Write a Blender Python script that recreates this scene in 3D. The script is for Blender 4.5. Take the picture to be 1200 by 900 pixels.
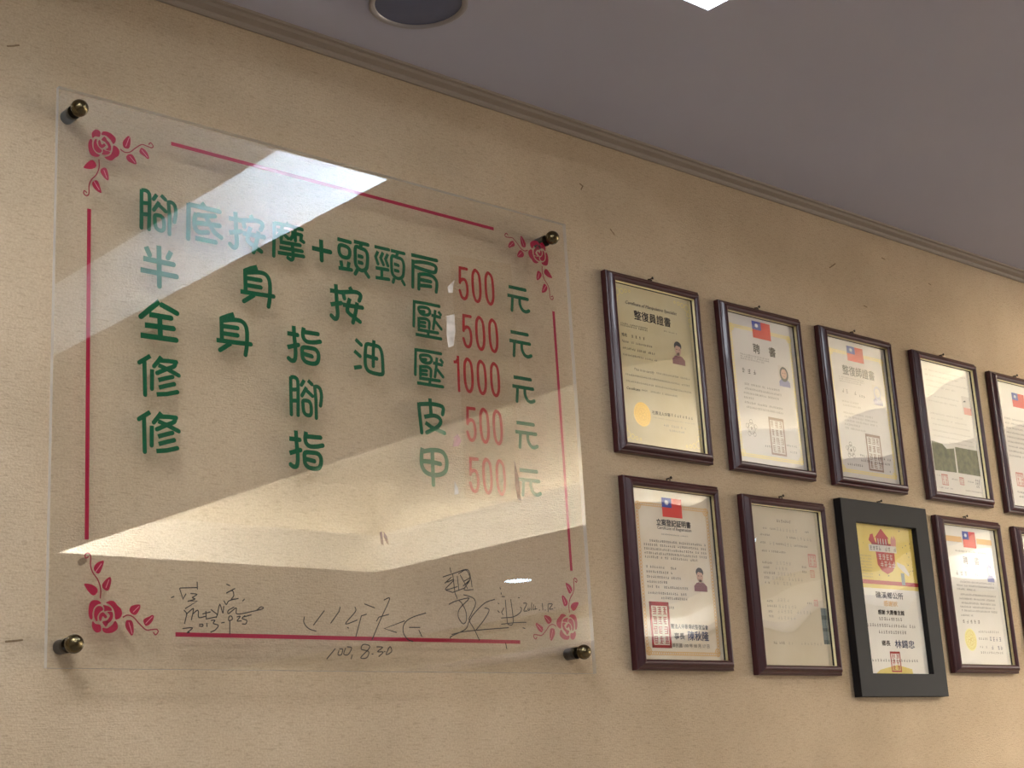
import bpy, bmesh, math, random
from mathutils import Matrix, Vector
from mathutils.geometry import tessellate_polygon

for _o in list(bpy.data.objects):
    bpy.data.objects.remove(_o, do_unlink=True)
SC = bpy.context.scene
COL = SC.collection
random.seed(7)

# ------------------------------------------------------------------ camera
CAM_POS = Vector((0.0, -1.8, 1.25))
YAW, PITCH, ROLL = 0.742587, 0.257748, -0.0576485
_f = Vector((math.sin(YAW) * math.cos(PITCH), math.cos(YAW) * math.cos(PITCH), math.sin(PITCH)))
_r = Vector((math.cos(YAW), -math.sin(YAW), 0.0))
_u = _r.cross(_f)
_R = _r * math.cos(ROLL) + _u * math.sin(ROLL)
_U = -_r * math.sin(ROLL) + _u * math.cos(ROLL)
cam_data = bpy.data.cameras.new('camera')
cam_data.sensor_fit = 'HORIZONTAL'
cam_data.sensor_width = 36.0
cam_data.lens = 54.262
cam_data.clip_start = 0.02
cam = bpy.data.objects.new('camera', cam_data)
COL.objects.link(cam)
cam.matrix_world = Matrix(((_R.x, _U.x, -_f.x, CAM_POS.x), (_R.y, _U.y, -_f.y, CAM_POS.y),
                           (_R.z, _U.z, -_f.z, CAM_POS.z), (0, 0, 0, 1)))
SC.camera = cam

# ------------------------------------------------------------------ world, exposure
w = bpy.data.worlds.new('world'); SC.world = w
w.use_nodes = True
w.node_tree.nodes['Background'].inputs[0].default_value = (0.5, 0.45, 0.4, 1)
w.node_tree.nodes['Background'].inputs[1].default_value = 0.02
SC.view_settings.view_transform = 'Standard'
SC.view_settings.look = 'None'
SC.view_settings.exposure = 0.0
SC.view_settings.gamma = 1.0
SC.view_settings.use_curve_mapping = False
SC.cycles.sample_clamp_indirect = 60.0       # keep the bright coves true in their reflections

# strengths of the cove tubes, the downlights and the added, unseen light sources
TUBE = 18.0
TUBE_NEAR = 2.0
DOWNLIGHT = 16.0
DOME = 330.0
DOME_SOFT = 29.0
BATTEN_COOL = 950.0
BATTEN = 330.0
BATTEN_MID = 175.0
SIDE_PANEL = 10.0

# ------------------------------------------------------------------ data: lettering in millimetres on the acrylic sheet
GLYPHS={
 'jiao':(5.25,[[(-26.3,28.0),(-26.4,10.7),(-26.3,-27.7)],[(-26.4,26.9),(-20.0,27.8),(-15.2,24.9),(-14.0,16.6),(-14.3,-4.5),(-14.9,-27.5)],[(-25.3,8.8),(-15.6,10.1)],[(-25.7,-7.6),(-15.5,-6.3)],[(-3.0,25.7),(-8.1,17.8)],[(3.4,26.1),(10.2,21.1)],[(0.7,15.6),(-7.5,2.3)],[(1.0,10.6),(10.7,3.8)],[(-5.3,-5.4),(2.6,-4.4),(6.9,-7.7),(8.2,-15.1),(7.5,-22.8),(4.0,-25.7),(-1.9,-24.7),(-5.1,-20.1),(-5.9,-11.8),(-5.3,-5.4)],[(15.0,17.1),(16.7,-0.5),(16.5,-28.0)],[(12.5,17.2),(19.0,19.1),(24.4,15.8),(26.4,6.7),(25.6,-1.9),(24.2,-8.9)]]),
 'di':(6.32,[[(-4.8,28.8),(-1.1,24.9)],[(-25.4,21.7),(-8.6,22.1),(24.2,21.5)],[(-25.4,23.6),(-26.4,-28.8)],[(-13.4,11.7),(-16.2,0.6),(-15.0,-10.8),(-8.8,-15.9),(5.0,-13.7)],[(-12.4,9.5),(-2.4,9.9),(16.5,13.4)],[(-13.7,-3.0),(-2.5,-1.8),(24.0,0.3)],[(1.3,10.2),(8.2,-0.1),(15.1,-10.4),(26.4,-16.9)],[(-15.0,-25.9),(17.5,-25.7)]]),
 'an':(6.18,[[(-29.4,15.8),(-7.4,16.4)],[(-18.4,27.4),(-17.3,-4.2),(-16.4,-17.5),(-18.0,-25.0),(-22.3,-27.0),(-27.8,-23.0)],[(-28.7,-5.9),(-9.7,-0.7)],[(-6.6,19.7),(-3.4,7.9)],[(6.6,27.6),(10.0,22.6)],[(-13.1,15.8),(2.7,18.9),(17.2,21.4),(25.1,19.7),(26.9,15.7),(24.0,9.0)],[(6.7,9.7),(1.8,-7.1),(4.4,-14.0),(24.2,-24.2)],[(20.2,5.3),(16.7,-10.7),(11.1,-27.6)],[(-6.6,-2.4),(29.4,-1.2)]]),
 'mo':(5.38,[[(-24.3,24.4),(-26.4,-27.9)],[(-24.3,22.8),(0.8,24.2),(24.1,22.9)],[(-3.9,28.1),(-0.6,24.5)],[(-21.2,13.3),(-0.8,14.5)],[(-10.9,21.1),(-13.1,0.1)],[(-9.7,10.4),(-1.0,4.3)],[(-13.8,10.2),(-20.0,2.9)],[(4.7,14.6),(23.2,13.9)],[(11.7,22.8),(11.9,3.3)],[(8.7,11.2),(3.7,4.1)],[(22.5,13.8),(21.6,5.9),(26.4,3.8)],[(-15.4,-4.1),(20.0,-2.4)],[(-16.3,-12.7),(23.3,-11.2)],[(-19.2,-21.3),(25.8,-18.6)],[(5.7,-0.4),(7.4,-14.6),(7.2,-24.4),(3.7,-28.1),(-1.7,-26.1)]]),
 'plus':(6.62,[[(0.3,16.1),(0.5,-16.1)],[(-16.5,-0.2),(16.5,-0.4)]]),
 'tou':(5.64,[[(-28.5,23.8),(-4.7,23.0)],[(-24.5,14.0),(-14.4,15.1),(-7.2,11.8),(-6.5,3.2),(-10.6,-2.6),(-20.7,-2.7),(-25.6,3.2),(-25.2,13.2)],[(-23.1,-9.4),(-21.9,-17.2)],[(-8.0,-9.0),(-9.7,-16.1)],[(-27.8,-22.0),(-4.0,-20.9)],[(2.0,26.0),(28.5,25.6)],[(16.6,24.7),(13.4,18.4)],[(5.3,17.4),(4.0,1.5),(4.3,-9.7),(9.2,-16.3),(16.5,-18.1),(24.0,-13.5),(26.6,-3.0),(27.0,8.5),(23.6,15.4),(14.9,17.4),(6.0,16.3)],[(8.5,4.2),(16.6,3.9)],[(8.1,-5.9),(16.2,-6.2)],[(7.7,-17.8),(3.0,-25.6)],[(21.6,-18.4),(27.9,-26.0)]]),
 'jing':(4.98,[[(-28.8,25.6),(-1.0,25.8)],[(-22.3,19.2),(-27.2,9.4),(-23.2,-1.2)],[(-12.6,19.3),(-17.5,9.4),(-12.7,-0.5)],[(-3.3,18.5),(-8.2,9.3),(-4.1,-0.8)],[(-28.0,-8.5),(-4.0,-7.7)],[(-16.0,-8.7),(-16.6,-22.8)],[(-28.6,-24.3),(-3.1,-22.8)],[(2.8,25.5),(28.8,25.4)],[(15.7,23.5),(13.1,17.2)],[(4.7,16.2),(3.2,-0.0),(4.2,-11.3),(8.5,-16.2),(16.0,-18.0),(23.9,-13.4),(26.6,-3.3),(27.1,7.1),(23.7,14.8),(14.6,16.2),(5.4,15.7)],[(7.9,4.7),(16.3,3.7)],[(7.5,-5.6),(15.8,-5.9)],[(7.6,-18.9),(5.0,-25.8)],[(22.1,-18.8),(27.1,-25.6)]]),
 'jian':(5.56,[[(-25.6,26.8),(25.6,27.0)],[(-22.3,19.7),(-25.1,-25.9)],[(-20.7,16.1),(-4.1,18.6),(11.6,19.0),(21.8,17.1),(23.9,12.2),(20.4,6.4),(10.9,5.9),(-4.8,6.8),(-20.3,8.4)],[(-11.4,-0.9),(-13.1,-27.0)],[(-11.5,-2.8),(1.1,-0.5),(15.3,-1.1),(22.9,-7.5),(23.7,-15.2),(21.8,-25.9)],[(-10.4,-11.0),(11.6,-10.9)],[(-10.9,-20.8),(11.2,-18.7)]]),
 'ban':(6.67,[[(-19.3,23.8),(-13.9,13.1)],[(18.8,24.0),(14.0,14.0)],[(0.2,28.9),(1.2,-28.9)],[(-23.3,6.2),(22.5,6.0)],[(-27.3,-10.7),(27.3,-10.6)]]),
 'shen':(5.99,[[(0.7,28.2),(-9.1,24.4),(-19.6,18.9)],[(-19.6,20.6),(-19.0,-10.3)],[(-19.6,15.9),(1.3,20.2),(13.1,20.0),(19.6,14.4),(21.8,4.1),(21.1,-14.9),(18.8,-28.2)],[(-17.1,8.2),(6.3,9.0)],[(-16.6,-2.3),(6.2,-1.7)],[(-27.7,-13.6),(0.7,-12.6),(27.7,-11.4)],[(-4.5,-14.7),(-22.1,-27.1)],[(-17.0,18.8),(-0.7,23.0)]]),
 'ya':(4.79,[[(-24.1,25.1),(-4.7,25.9),(25.2,25.9)],[(-24.7,27.6),(-27.6,-14.8)],[(-15.2,17.5),(-0.3,19.2),(5.7,15.5),(4.7,10.2),(-1.0,7.1),(-10.3,7.3),(-15.2,10.7),(-15.5,17.4)],[(-13.2,11.4),(-5.4,12.1)],[(-16.8,1.5),(-17.6,-14.5)],[(-16.1,-0.5),(-2.9,0.6),(3.2,-2.2),(3.7,-7.2),(2.9,-13.7)],[(-14.9,-6.4),(-4.8,-5.7)],[(-15.2,-12.2),(-5.1,-12.1)],[(8.5,8.9),(25.8,7.9)],[(16.9,18.7),(14.3,0.9),(11.2,-13.0)],[(15.9,-0.1),(27.5,-11.1)],[(23.1,17.1),(27.6,12.7)],[(-20.2,-19.3),(20.3,-18.6)],[(1.7,-16.5),(0.4,-25.6)],[(-24.4,-27.6),(26.2,-27.3)]]),
 'quan':(6.87,[[(0.5,25.8),(-10.1,16.2),(-26.9,0.2)],[(1.7,22.6),(27.3,13.6)],[(-14.7,5.2),(18.3,5.4)],[(-21.0,-10.6),(21.9,-9.0)],[(-27.3,-25.8),(26.1,-24.6)],[(1.1,4.3),(2.4,-24.2)]]),
 'xiu':(5.55,[[(-13.2,26.5),(-23.3,19.5),(-29.5,15.1)],[(-22.0,18.2),(-20.7,-27.8)],[(-10.6,8.4),(-10.7,-18.3)],[(3.3,27.8),(-1.4,21.1),(-7.7,13.1)],[(0.3,22.0),(14.9,23.3),(25.6,23.3)],[(24.3,23.7),(22.6,17.4),(11.5,11.9),(-3.0,4.3)],[(-1.3,15.6),(11.5,11.9),(29.5,5.3)],[(-1.3,-5.3),(10.6,-1.0),(20.0,2.0)],[(-0.4,-15.4),(11.5,-11.2),(22.6,-7.6)],[(-3.7,-25.2),(11.5,-22.8),(27.4,-18.0)]]),
 'zhi':(6.03,[[(-28.6,13.4),(-11.0,13.4)],[(-17.1,26.3),(-16.5,9.7),(-14.9,-7.2),(-15.2,-19.1),(-17.3,-25.4),(-22.2,-26.5),(-27.0,-23.8)],[(-28.6,-7.5),(-9.9,-1.3)],[(0.2,26.5),(-1.6,16.3),(0.2,9.7),(6.1,5.9),(18.0,6.7),(28.6,9.4)],[(0.5,19.7),(24.9,20.5)],[(-2.1,-4.4),(9.8,-3.0),(19.7,-3.7),(24.6,-9.0),(24.8,-17.5),(21.1,-24.1),(13.1,-26.1),(3.3,-25.0),(-2.0,-20.6),(-3.3,-13.1),(-2.1,-4.4)],[(-1.4,-13.2),(13.4,-15.2)]]),
 'you':(5.59,[[(-22.6,22.4),(-12.4,15.1)],[(-25.4,3.9),(-15.2,-2.7)],[(-26.8,-22.4),(-14.8,-19.3)],[(-1.8,17.6),(-4.8,7.0),(-5.9,-7.3),(-4.8,-17.7),(0.8,-24.0),(13.4,-26.0),(25.7,-24.7),(26.8,-15.0),(26.7,0.1),(25.0,10.6),(20.5,17.0),(10.9,17.8),(-1.8,16.7)],[(11.8,26.0),(10.1,11.0),(8.9,-14.9)],[(-2.5,-0.5),(16.0,-2.4)]]),
 'pi':(5.99,[[(-24.3,18.8),(-23.4,3.3),(-20.6,-28.0)],[(-23.3,16.1),(-4.3,18.9),(11.5,19.5),(21.6,17.8),(24.1,13.6),(22.0,5.6)],[(-1.8,28.0),(-0.7,1.6)],[(-14.3,-2.6),(3.7,1.4),(13.8,-0.3),(17.9,-6.1),(13.0,-13.9),(2.5,-20.5),(-10.6,-26.9)],[(-12.6,-11.5),(0.4,-18.0),(24.3,-23.9)]]),
 'jia':(6.33,[[(-22.0,27.5),(-24.3,14.0),(-24.5,0.8),(-17.9,-9.1),(-4.8,-12.7),(10.8,-10.8),(21.3,-4.5),(24.7,6.5),(23.6,17.1),(16.2,25.3),(-0.5,26.2),(-20.6,22.1)],[(-24.7,6.9),(-3.7,7.3),(11.8,5.9)],[(-2.8,24.2),(-3.1,-1.5),(-3.4,-27.5)]]),
 'yuan':(5.38,[[(-19.6,19.9),(17.7,20.1)],[(-23.3,4.5),(21.6,4.7)],[(-12.1,3.5),(-15.1,-20.1)],[(3.8,4.3),(3.6,-6.6),(8.6,-15.6),(16.0,-17.8),(23.3,-15.1)]]),
 'n5':(4.74,[[(-8.1,24.2),(8.4,24.7)],[(-5.8,26.8),(-7.5,-0.9)],[(-7.1,1.5),(-1.2,5.8),(4.7,4.2),(7.5,-4.9),(7.4,-15.5),(4.7,-23.7),(0.4,-26.8),(-4.8,-24.4),(-8.4,-14.5)]]),
 'n0':(4.8,[[(-0.3,26.5),(6.0,20.4),(7.9,4.3),(7.4,-13.3),(4.6,-22.9),(0.5,-26.5),(-4.1,-23.5),(-7.1,-13.9),(-7.9,1.4),(-6.9,17.1),(-4.1,23.9),(-0.3,26.5)]]),
 'n1':(4.4,[[(4.7,28.6),(4.2,1.1),(3.8,-28.6)],[(-4.7,17.0),(1.2,18.1),(4.4,23.4)]]),
}
ROWS=[[('jiao',152.9,619.6),('di',224.8,619.9),('an',293.4,619.4),('mo',365.1,620.7),('plus',422.5,618.6),('tou',481.1,618.2),('jing',550.8,618.0),('jian',619.1,617.4),('yuan',815.6,608.5)],[('ban',153.0,542.3),('shen',309.6,542.2),('an',465.8,541.9),('ya',620.4,542.5),('yuan',814.3,530.7)],[('quan',153.6,465.5),('shen',270.2,464.5),('zhi',388.0,465.8),('you',503.1,466.6),('ya',619.5,464.7),('yuan',815.1,454.1)],[('xiu',154.2,386.5),('jiao',390.1,387.3),('pi',620.4,387.5),('yuan',815.7,378.3)],[('xiu',154.1,309.3),('zhi',388.0,310.5),('jia',621.6,308.2),('yuan',816.2,300.5)]]
PRICES=[[('n5',698.4,617.1),('n0',725.8,616.8),('n0',753.6,617.2)],[('n5',701.2,537.4),('n0',728.6,537.1),('n0',756.4,537.5)],[('n1',674.5,464.1),('n0',699.3,463.4),('n0',726.9,463.6),('n0',754.9,463.9)],[('n5',699.8,385.1),('n0',727.2,384.8),('n0',755.0,385.2)],[('n5',700.6,304.2),('n0',728.0,303.9),('n0',755.8,304.3)]]
ROSE={'petals':[[(-15.7,20.0),(-9.5,19.5),(-5.9,16.1),(-11.0,14.5),(-15.6,10.1),(-17.5,3.7),(-17.4,-3.4),(-20.7,-3.5),(-23.1,3.5),(-22.5,12.0),(-20.3,17.7)],[(0.6,17.1),(5.2,19.8),(11.5,19.6),(16.2,14.8),(21.0,10.7),(22.9,5.0),(21.1,-0.1),(16.4,-3.1),(13.3,-2.4),(12.4,4.7),(10.0,11.0),(5.3,15.1)],[(-16.9,-6.2),(-13.0,-9.6),(-6.8,-10.4),(-5.5,-17.1),(-9.0,-20.0),(-13.6,-19.4),(-17.5,-14.6),(-18.3,-10.4)],[(-3.4,-13.9),(2.5,-14.4),(9.4,-9.9),(13.3,-4.9),(16.8,-9.4),(16.5,-15.1),(10.3,-19.5),(4.1,-20.7),(-1.3,-19.8),(-4.0,-16.4)],[(-11.0,12.4),(-5.6,12.6),(-3.2,8.4),(-7.8,4.7),(-10.8,-0.3),(-10.7,-6.0),(-13.8,-4.7),(-15.4,0.9),(-14.8,8.0)],[(-3.3,14.1),(2.2,13.6),(7.6,10.9),(8.5,7.4),(2.2,7.2),(-1.6,6.3),(-1.7,10.6)],[(2.3,5.7),(9.3,6.0),(10.4,0.3),(7.8,-5.4),(3.2,-8.4),(0.1,-6.4),(3.9,-2.7),(6.2,1.6)],[(-7.8,2.6),(-3.6,5.3),(-0.0,2.8),(2.3,-0.2),(0.0,-2.5),(-3.6,0.2),(-5.4,-4.4),(-6.9,-5.9),(-8.8,-3.1)],[(-3.8,-6.5),(2.4,-5.2),(4.0,-8.4),(0.9,-12.7),(-2.2,-10.2)]],'leaves':[[(-29.3,39.6),(-22.9,40.0),(-16.7,38.4),(-12.1,35.1),(-10.9,30.8),(-15.0,26.1),(-18.9,26.3),(-23.5,30.3),(-26.7,34.4)],[(5.6,49.9),(7.5,47.4),(7.0,41.6),(4.3,33.6),(0.4,32.5),(-4.0,35.4),(-5.0,39.7),(-2.1,44.1),(1.7,47.9)],[(-4.5,70.1),(-2.9,68.5),(-5.0,61.2),(-8.5,54.1),(-12.3,53.6),(-16.7,58.4),(-14.8,64.2),(-10.2,68.1)],[(47.6,16.6),(48.0,12.3),(44.8,6.4),(40.8,3.1),(36.0,4.7),(32.8,8.9),(35.2,14.0),(40.7,16.1)],[(64.9,4.2),(67.7,2.1),(65.0,-4.5),(60.1,-9.0),(55.3,-9.8),(52.5,-3.4),(56.1,0.0),(60.9,1.9)],[(32.1,-3.3),(36.1,-3.9),(38.5,-8.8),(39.1,-18.8),(36.3,-22.9),(32.3,-19.0),(28.3,-13.4),(27.4,-8.4),(29.0,-4.1)]],'stems':[[(-7.3,22.2),(-6.9,33.9),(-10.7,45.1),(-17.7,54.1),(-21.0,63.2),(-21.1,74.6),(-24.3,78.5),(-28.4,76.4),(-27.7,72.1),(-24.2,73.8)],[(23.7,-0.3),(30.5,2.7),(38.5,0.5),(46.5,-7.2),(56.1,-14.8),(64.2,-14.6),(71.5,-14.0),(73.6,-17.3),(69.9,-21.0),(67.1,-18.2)]],'veins':[[(4.4,46.5),(0.3,36.3)],[(-6.3,66.1),(-13.9,55.7)],[(46.3,14.4),(38.4,6.9)],[(65.4,2.0),(56.1,-6.9)],[(32.2,-6.2),(37.0,-20.3)]]}
ROSE_AT=[(80.0,65.0),(70.2,698.7),(868.2,701.3),(879.8,73.7)]
RULES=[(49.8,602.5),(53.2,160.3),(171.8,726.6),(770.3,723.9),(895.3,602.3),(897.4,163.9),(178.5,45.2),(777.2,47.4)]
SIGN=[[[(167.3,90.9),(171.6,92.6)],[(179.6,103.8),(184.7,89.9),(189.0,96.5)],[(180.3,103.9),(206.0,105.6)],[(205.7,113.4),(206.0,103.7)],[(195.6,97.4),(205.2,96.7),(198.6,92.3),(202.2,90.5),(192.0,87.2)],[(192.0,87.6),(205.9,88.1),(188.3,77.8)],[(186.1,75.8),(190.5,71.4),(187.1,58.5)],[(189.0,70.1),(198.5,77.5),(200.0,76.2),(197.0,63.3)],[(198.5,70.4),(205.1,75.8),(207.3,74.5),(208.0,66.8),(217.7,68.4)],[(218.4,75.6),(219.1,65.2),(234.1,68.3)],[(213.2,71.5),(225.1,74.5)],[(225.9,77.8),(235.6,71.6),(234.1,67.6)],[(235.6,70.3),(239.5,84.8),(243.9,73.8),(245.5,82.4)],[(249.6,112.1),(254.9,110.4)],[(249.4,100.3),(262.5,106.7)],[(249.4,100.0),(258.6,103.9),(260.9,97.4),(257.0,92.0),(261.6,92.8)],[(245.6,90.2),(249.3,85.1),(252.4,89.2),(257.0,91.3),(267.7,93.7)],[(277.7,93.4),(274.6,90.7)],[(261.5,82.3),(252.3,77.3),(253.0,73.4),(264.5,81.1),(265.9,73.2),(289.2,77.3),(304.8,81.1),(306.5,83.2),(302.5,83.7),(297.0,79.5)],[(183.9,51.8),(198.4,53.1),(191.1,47.1),(194.0,47.2)],[(208.0,55.9),(213.1,55.4),(213.9,58.0),(208.7,57.8)],[(219.8,60.1),(220.1,55.6)],[(225.8,63.5),(231.8,63.7),(229.5,59.7),(237.0,57.3),(232.4,51.4),(225.7,48.3)],[(241.5,60.7),(246.0,61.5)],[(253.7,69.5),(252.9,64.3),(258.2,65.7),(257.5,69.6),(253.7,69.5)],[(254.4,64.3),(254.2,46.7)],[(265.1,69.2),(270.5,70.1),(265.8,64.0),(272.0,64.2)],[(278.2,71.6),(273.5,67.5),(280.5,65.1),(278.8,60.4),(273.5,60.3)],[(275.9,69.6),(287.5,72.6)]],[[(406.5,82.5),(387.7,62.0)],[(433.3,88.5),(431.0,81.7),(416.5,65.3)],[(458.8,89.4),(459.2,82.6),(441.8,65.2),(461.9,70.8)],[(444.4,60.2),(446.8,59.4)],[(475.4,94.2),(493.3,89.2)],[(479.1,79.8),(469.5,77.0),(458.9,47.9)],[(510.0,100.7),(519.9,104.5),(518.6,98.4),(504.6,75.5),(487.2,44.3)],[(495.8,70.1),(500.3,76.2),(517.8,80.6)],[(547.0,72.4),(509.3,60.2),(530.8,55.2)],[(586.8,85.0),(559.4,77.2),(545.7,68.0),(543.3,55.8),(551.2,45.6),(560.0,43.2)],[(554.3,63.1),(574.4,63.6)],[(572.0,60.0),(577.1,50.6)],[(373.0,73.1),(371.8,64.8),(379.6,56.8),(391.5,53.8)],[(423.2,30.5),(408.5,16.2)],[(429.3,28.1),(427.4,22.2),(433.2,22.3),(435.5,29.8),(430.3,29.8)],[(440.7,31.6),(437.3,23.2),(444.5,22.5),(451.0,31.8),(443.8,33.3)],[(451.8,22.6),(449.5,16.7)],[(481.6,35.7),(471.1,36.9),(467.7,30.4),(480.2,27.2),(476.7,18.7),(466.2,18.6),(480.3,30.6),(481.6,35.7)],[(485.4,23.9),(487.9,24.0)],[(494.3,34.2),(505.0,33.6),(496.1,27.5),(505.7,26.8),(498.0,20.7)],[(507.3,27.7),(509.4,27.4)],[(515.7,32.1),(511.0,23.5),(520.9,27.9),(519.0,34.7),(514.5,31.2)]],[[(636.0,154.5),(637.8,146.9)],[(621.3,139.3),(645.5,146.5),(670.4,152.9),(676.3,138.5),(677.8,127.4)],[(624.7,130.1),(638.5,140.1),(628.1,132.0),(642.7,136.1),(625.3,120.9),(648.7,126.1)],[(641.0,145.4),(643.7,116.5),(647.6,108.2)],[(649.7,142.4),(651.7,121.1)],[(652.1,145.9),(668.1,151.9),(674.0,138.4),(659.9,127.5),(673.9,136.7),(661.8,122.4),(679.8,123.2)],[(655.4,144.4),(668.6,124.4)],[(661.4,134.4),(675.3,141.0)],[(626.3,120.1),(639.3,117.2),(664.2,125.1)],[(630.6,99.1),(645.2,104.7),(667.7,109.8),(668.7,107.3),(651.1,93.1),(648.2,81.1),(656.4,71.2),(663.4,76.5),(663.1,90.1),(656.1,101.7),(651.8,105.0)],[(660.2,114.7),(679.0,110.3),(682.9,101.0),(672.9,85.3),(669.0,76.7),(678.2,63.4),(687.2,47.5)],[(722.2,110.2),(701.2,103.4),(677.4,85.4),(667.6,73.2),(660.3,62.9),(633.3,52.2),(630.9,48.8)],[(700.7,96.5),(709.6,93.3),(699.5,79.3),(681.5,62.6)],[(633.4,54.7),(657.9,59.5),(700.8,63.9),(747.0,67.7)],[(728.3,104.7),(730.3,103.4)],[(726.8,93.1),(730.1,90.6)],[(734.0,129.0),(735.0,126.4)],[(735.8,121.2),(736.0,118.6)],[(736.5,115.1),(742.3,114.8)],[(770.5,114.7),(772.8,114.4)],[(743.6,110.2),(745.2,75.5)],[(754.9,111.5),(757.8,81.0),(754.3,72.2),(746.2,72.9)],[(739.9,97.8),(734.7,90.7),(736.8,87.3)],[(733.0,82.0),(757.6,84.5),(772.2,91.1),(776.3,97.3),(774.1,99.9)],[(732.3,72.5),(761.6,75.9),(784.2,76.9)],[(776.4,68.5),(781.1,67.4)],[(780.5,106.3),(787.6,105.7),(780.8,94.9),(787.9,94.6)],[(790.7,99.6),(789.7,96.0),(792.9,96.2),(793.8,99.4)],[(798.6,107.8),(796.5,96.3)],[(802.5,105.3),(800.1,97.3),(808.7,98.5)],[(805.4,102.8),(805.0,97.4)],[(812.9,96.8),(814.6,96.9)],[(820.8,107.8),(821.2,97.1)],[(825.1,97.2),(826.8,97.3)],[(833.2,107.3),(832.2,94.8)],[(833.7,107.3),(842.3,106.8),(835.5,99.4),(842.9,99.6)],[(846.0,101.5),(847.5,101.6)],[(739.5,44.3),(741.2,35.7)]]]
FILM=[[(664.4,656.3),(796.0,664.0),(802.2,494.9),(671.0,501.3)],[(671.0,501.3),(802.2,494.9),(800.3,420.2),(674.7,418.6)],[(674.7,418.6),(789.9,430.3),(788.5,265.5),(672.1,262.8)]]
RESIDUE=[('white',[(672.5,614.7),(678.9,633.1),(670.3,607.2),(667.7,592.4),(658.8,590.9),(657.7,600.6)]),('white',[(653.1,551.7),(669.1,557.2),(669.2,529.0),(664.3,504.4),(653.6,500.0),(651.3,519.2)]),('pink',[(655.5,356.3),(664.5,362.7),(670.7,352.6),(665.0,343.9),(652.9,341.2)]),('white',[(653.2,287.8),(659.4,277.7),(660.5,268.5),(651.9,266.4)]),('mauve',[(779.1,333.6),(786.1,306.6),(788.7,268.2),(781.6,270.4),(777.8,292.1)])]
STAND=[(26.1,735.3),(30.8,28.5),(888.8,727.6),(897.8,32.6)]
SCUFFS=[[(.78,2.2405),(.7858,2.2423),(.7964,2.2467)],[(1.8426,2.2899),(1.8508,2.2869),(1.8458,2.2792)],[(1.9131,2.2188),(1.9231,2.2094)],[(2.5683,2.2679),(2.5913,2.2817)],[(2.7648,2.3286),(2.7772,2.327)],[(2.9387,2.3013),(2.9483,2.299)],[(.8004,1.4582),(.8133,1.4595),(.8219,1.4607)],[(2.6756,2.2039),(2.6874,2.2022)]]
RESIDUE+=[('mauve',[(506.5,198.8),(511.2,200.4),(513.5,180.5),(508.9,181.5)]),('mauve',[(514.3,200.6),(520.2,193.5),(522.8,181.1),(518.3,184.6),(514.0,193.0)])]

# ------------------------------------------------------------------ helpers
def lin(r, g, b):
    def f(c):
        c /= 255.0
        return c / 12.92 if c <= 0.04045 else ((c + 0.055) / 1.055) ** 2.4
    return (f(r), f(g), f(b), 1.0)


def link_obj(name, bm, mat, parent=None, smooth=False, mats=None):
    me = bpy.data.meshes.new(name)
    bm.to_mesh(me); bm.free()
    for m in (mats or [mat]):
        me.materials.append(m)
    if smooth:
        for p in me.polygons:
            p.use_smooth = True
    o = bpy.data.objects.new(name, me)
    COL.objects.link(o)
    if parent is not None:
        o.parent = parent
    return o


def empty(name, loc):
    o = bpy.data.objects.new(name, None)
    o.empty_display_size = 0.05
    COL.objects.link(o)
    o.location = loc
    return o


def tag(o, label=None, cat=None, group=None, kind=None):
    if label: o['label'] = label
    if cat: o['category'] = cat
    if group: o['group'] = group
    if kind: o['kind'] = kind
    return o


def box(bm, x0, x1, y0, y1, z0, z1):
    v = [bm.verts.new(p) for p in ((x0, y0, z0), (x1, y0, z0), (x1, y1, z0), (x0, y1, z0),
                                   (x0, y0, z1), (x1, y0, z1), (x1, y1, z1), (x0, y1, z1))]
    for f in ((0, 1, 5, 4), (1, 2, 6, 5), (2, 3, 7, 6), (3, 0, 4, 7), (4, 5, 6, 7), (3, 2, 1, 0)):
        bm.faces.new([v[i] for i in f])


def quad(bm, *ps):
    bm.faces.new([bm.verts.new(p) for p in ps])


def lathe(bm, prof, seg=24, axis='y', at=(0, 0, 0)):
    """prof: (radius, height along axis); axis 'y' runs out of the wall (towards -y), 'z' downwards."""
    rings = []
    for r, h in prof:
        ring = []
        if r < 1e-7:
            p = (at[0], at[1] - h, at[2]) if axis == 'y' else (at[0], at[1], at[2] - h)
            ring = [bm.verts.new(p)]
        else:
            for k in range(seg):
                a = 2 * math.pi * k / seg
                c, s = r * math.cos(a), r * math.sin(a)
                p = (at[0] + c, at[1] - h, at[2] + s) if axis == 'y' else (at[0] + c, at[1] + s, at[2] - h)
                ring.append(bm.verts.new(p))
        rings.append(ring)
    for a, b in zip(rings, rings[1:]):
        if len(a) == 1 and len(b) == 1: continue
        for k in range(seg):
            k2 = (k + 1) % seg
            if len(a) == 1: bm.faces.new((a[0], b[k], b[k2]))
            elif len(b) == 1: bm.faces.new((a[k], b[0], a[k2]))
            else: bm.faces.new((a[k], b[k], b[k2], a[k2]))
    bmesh.ops.recalc_face_normals(bm, faces=bm.faces)


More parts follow.
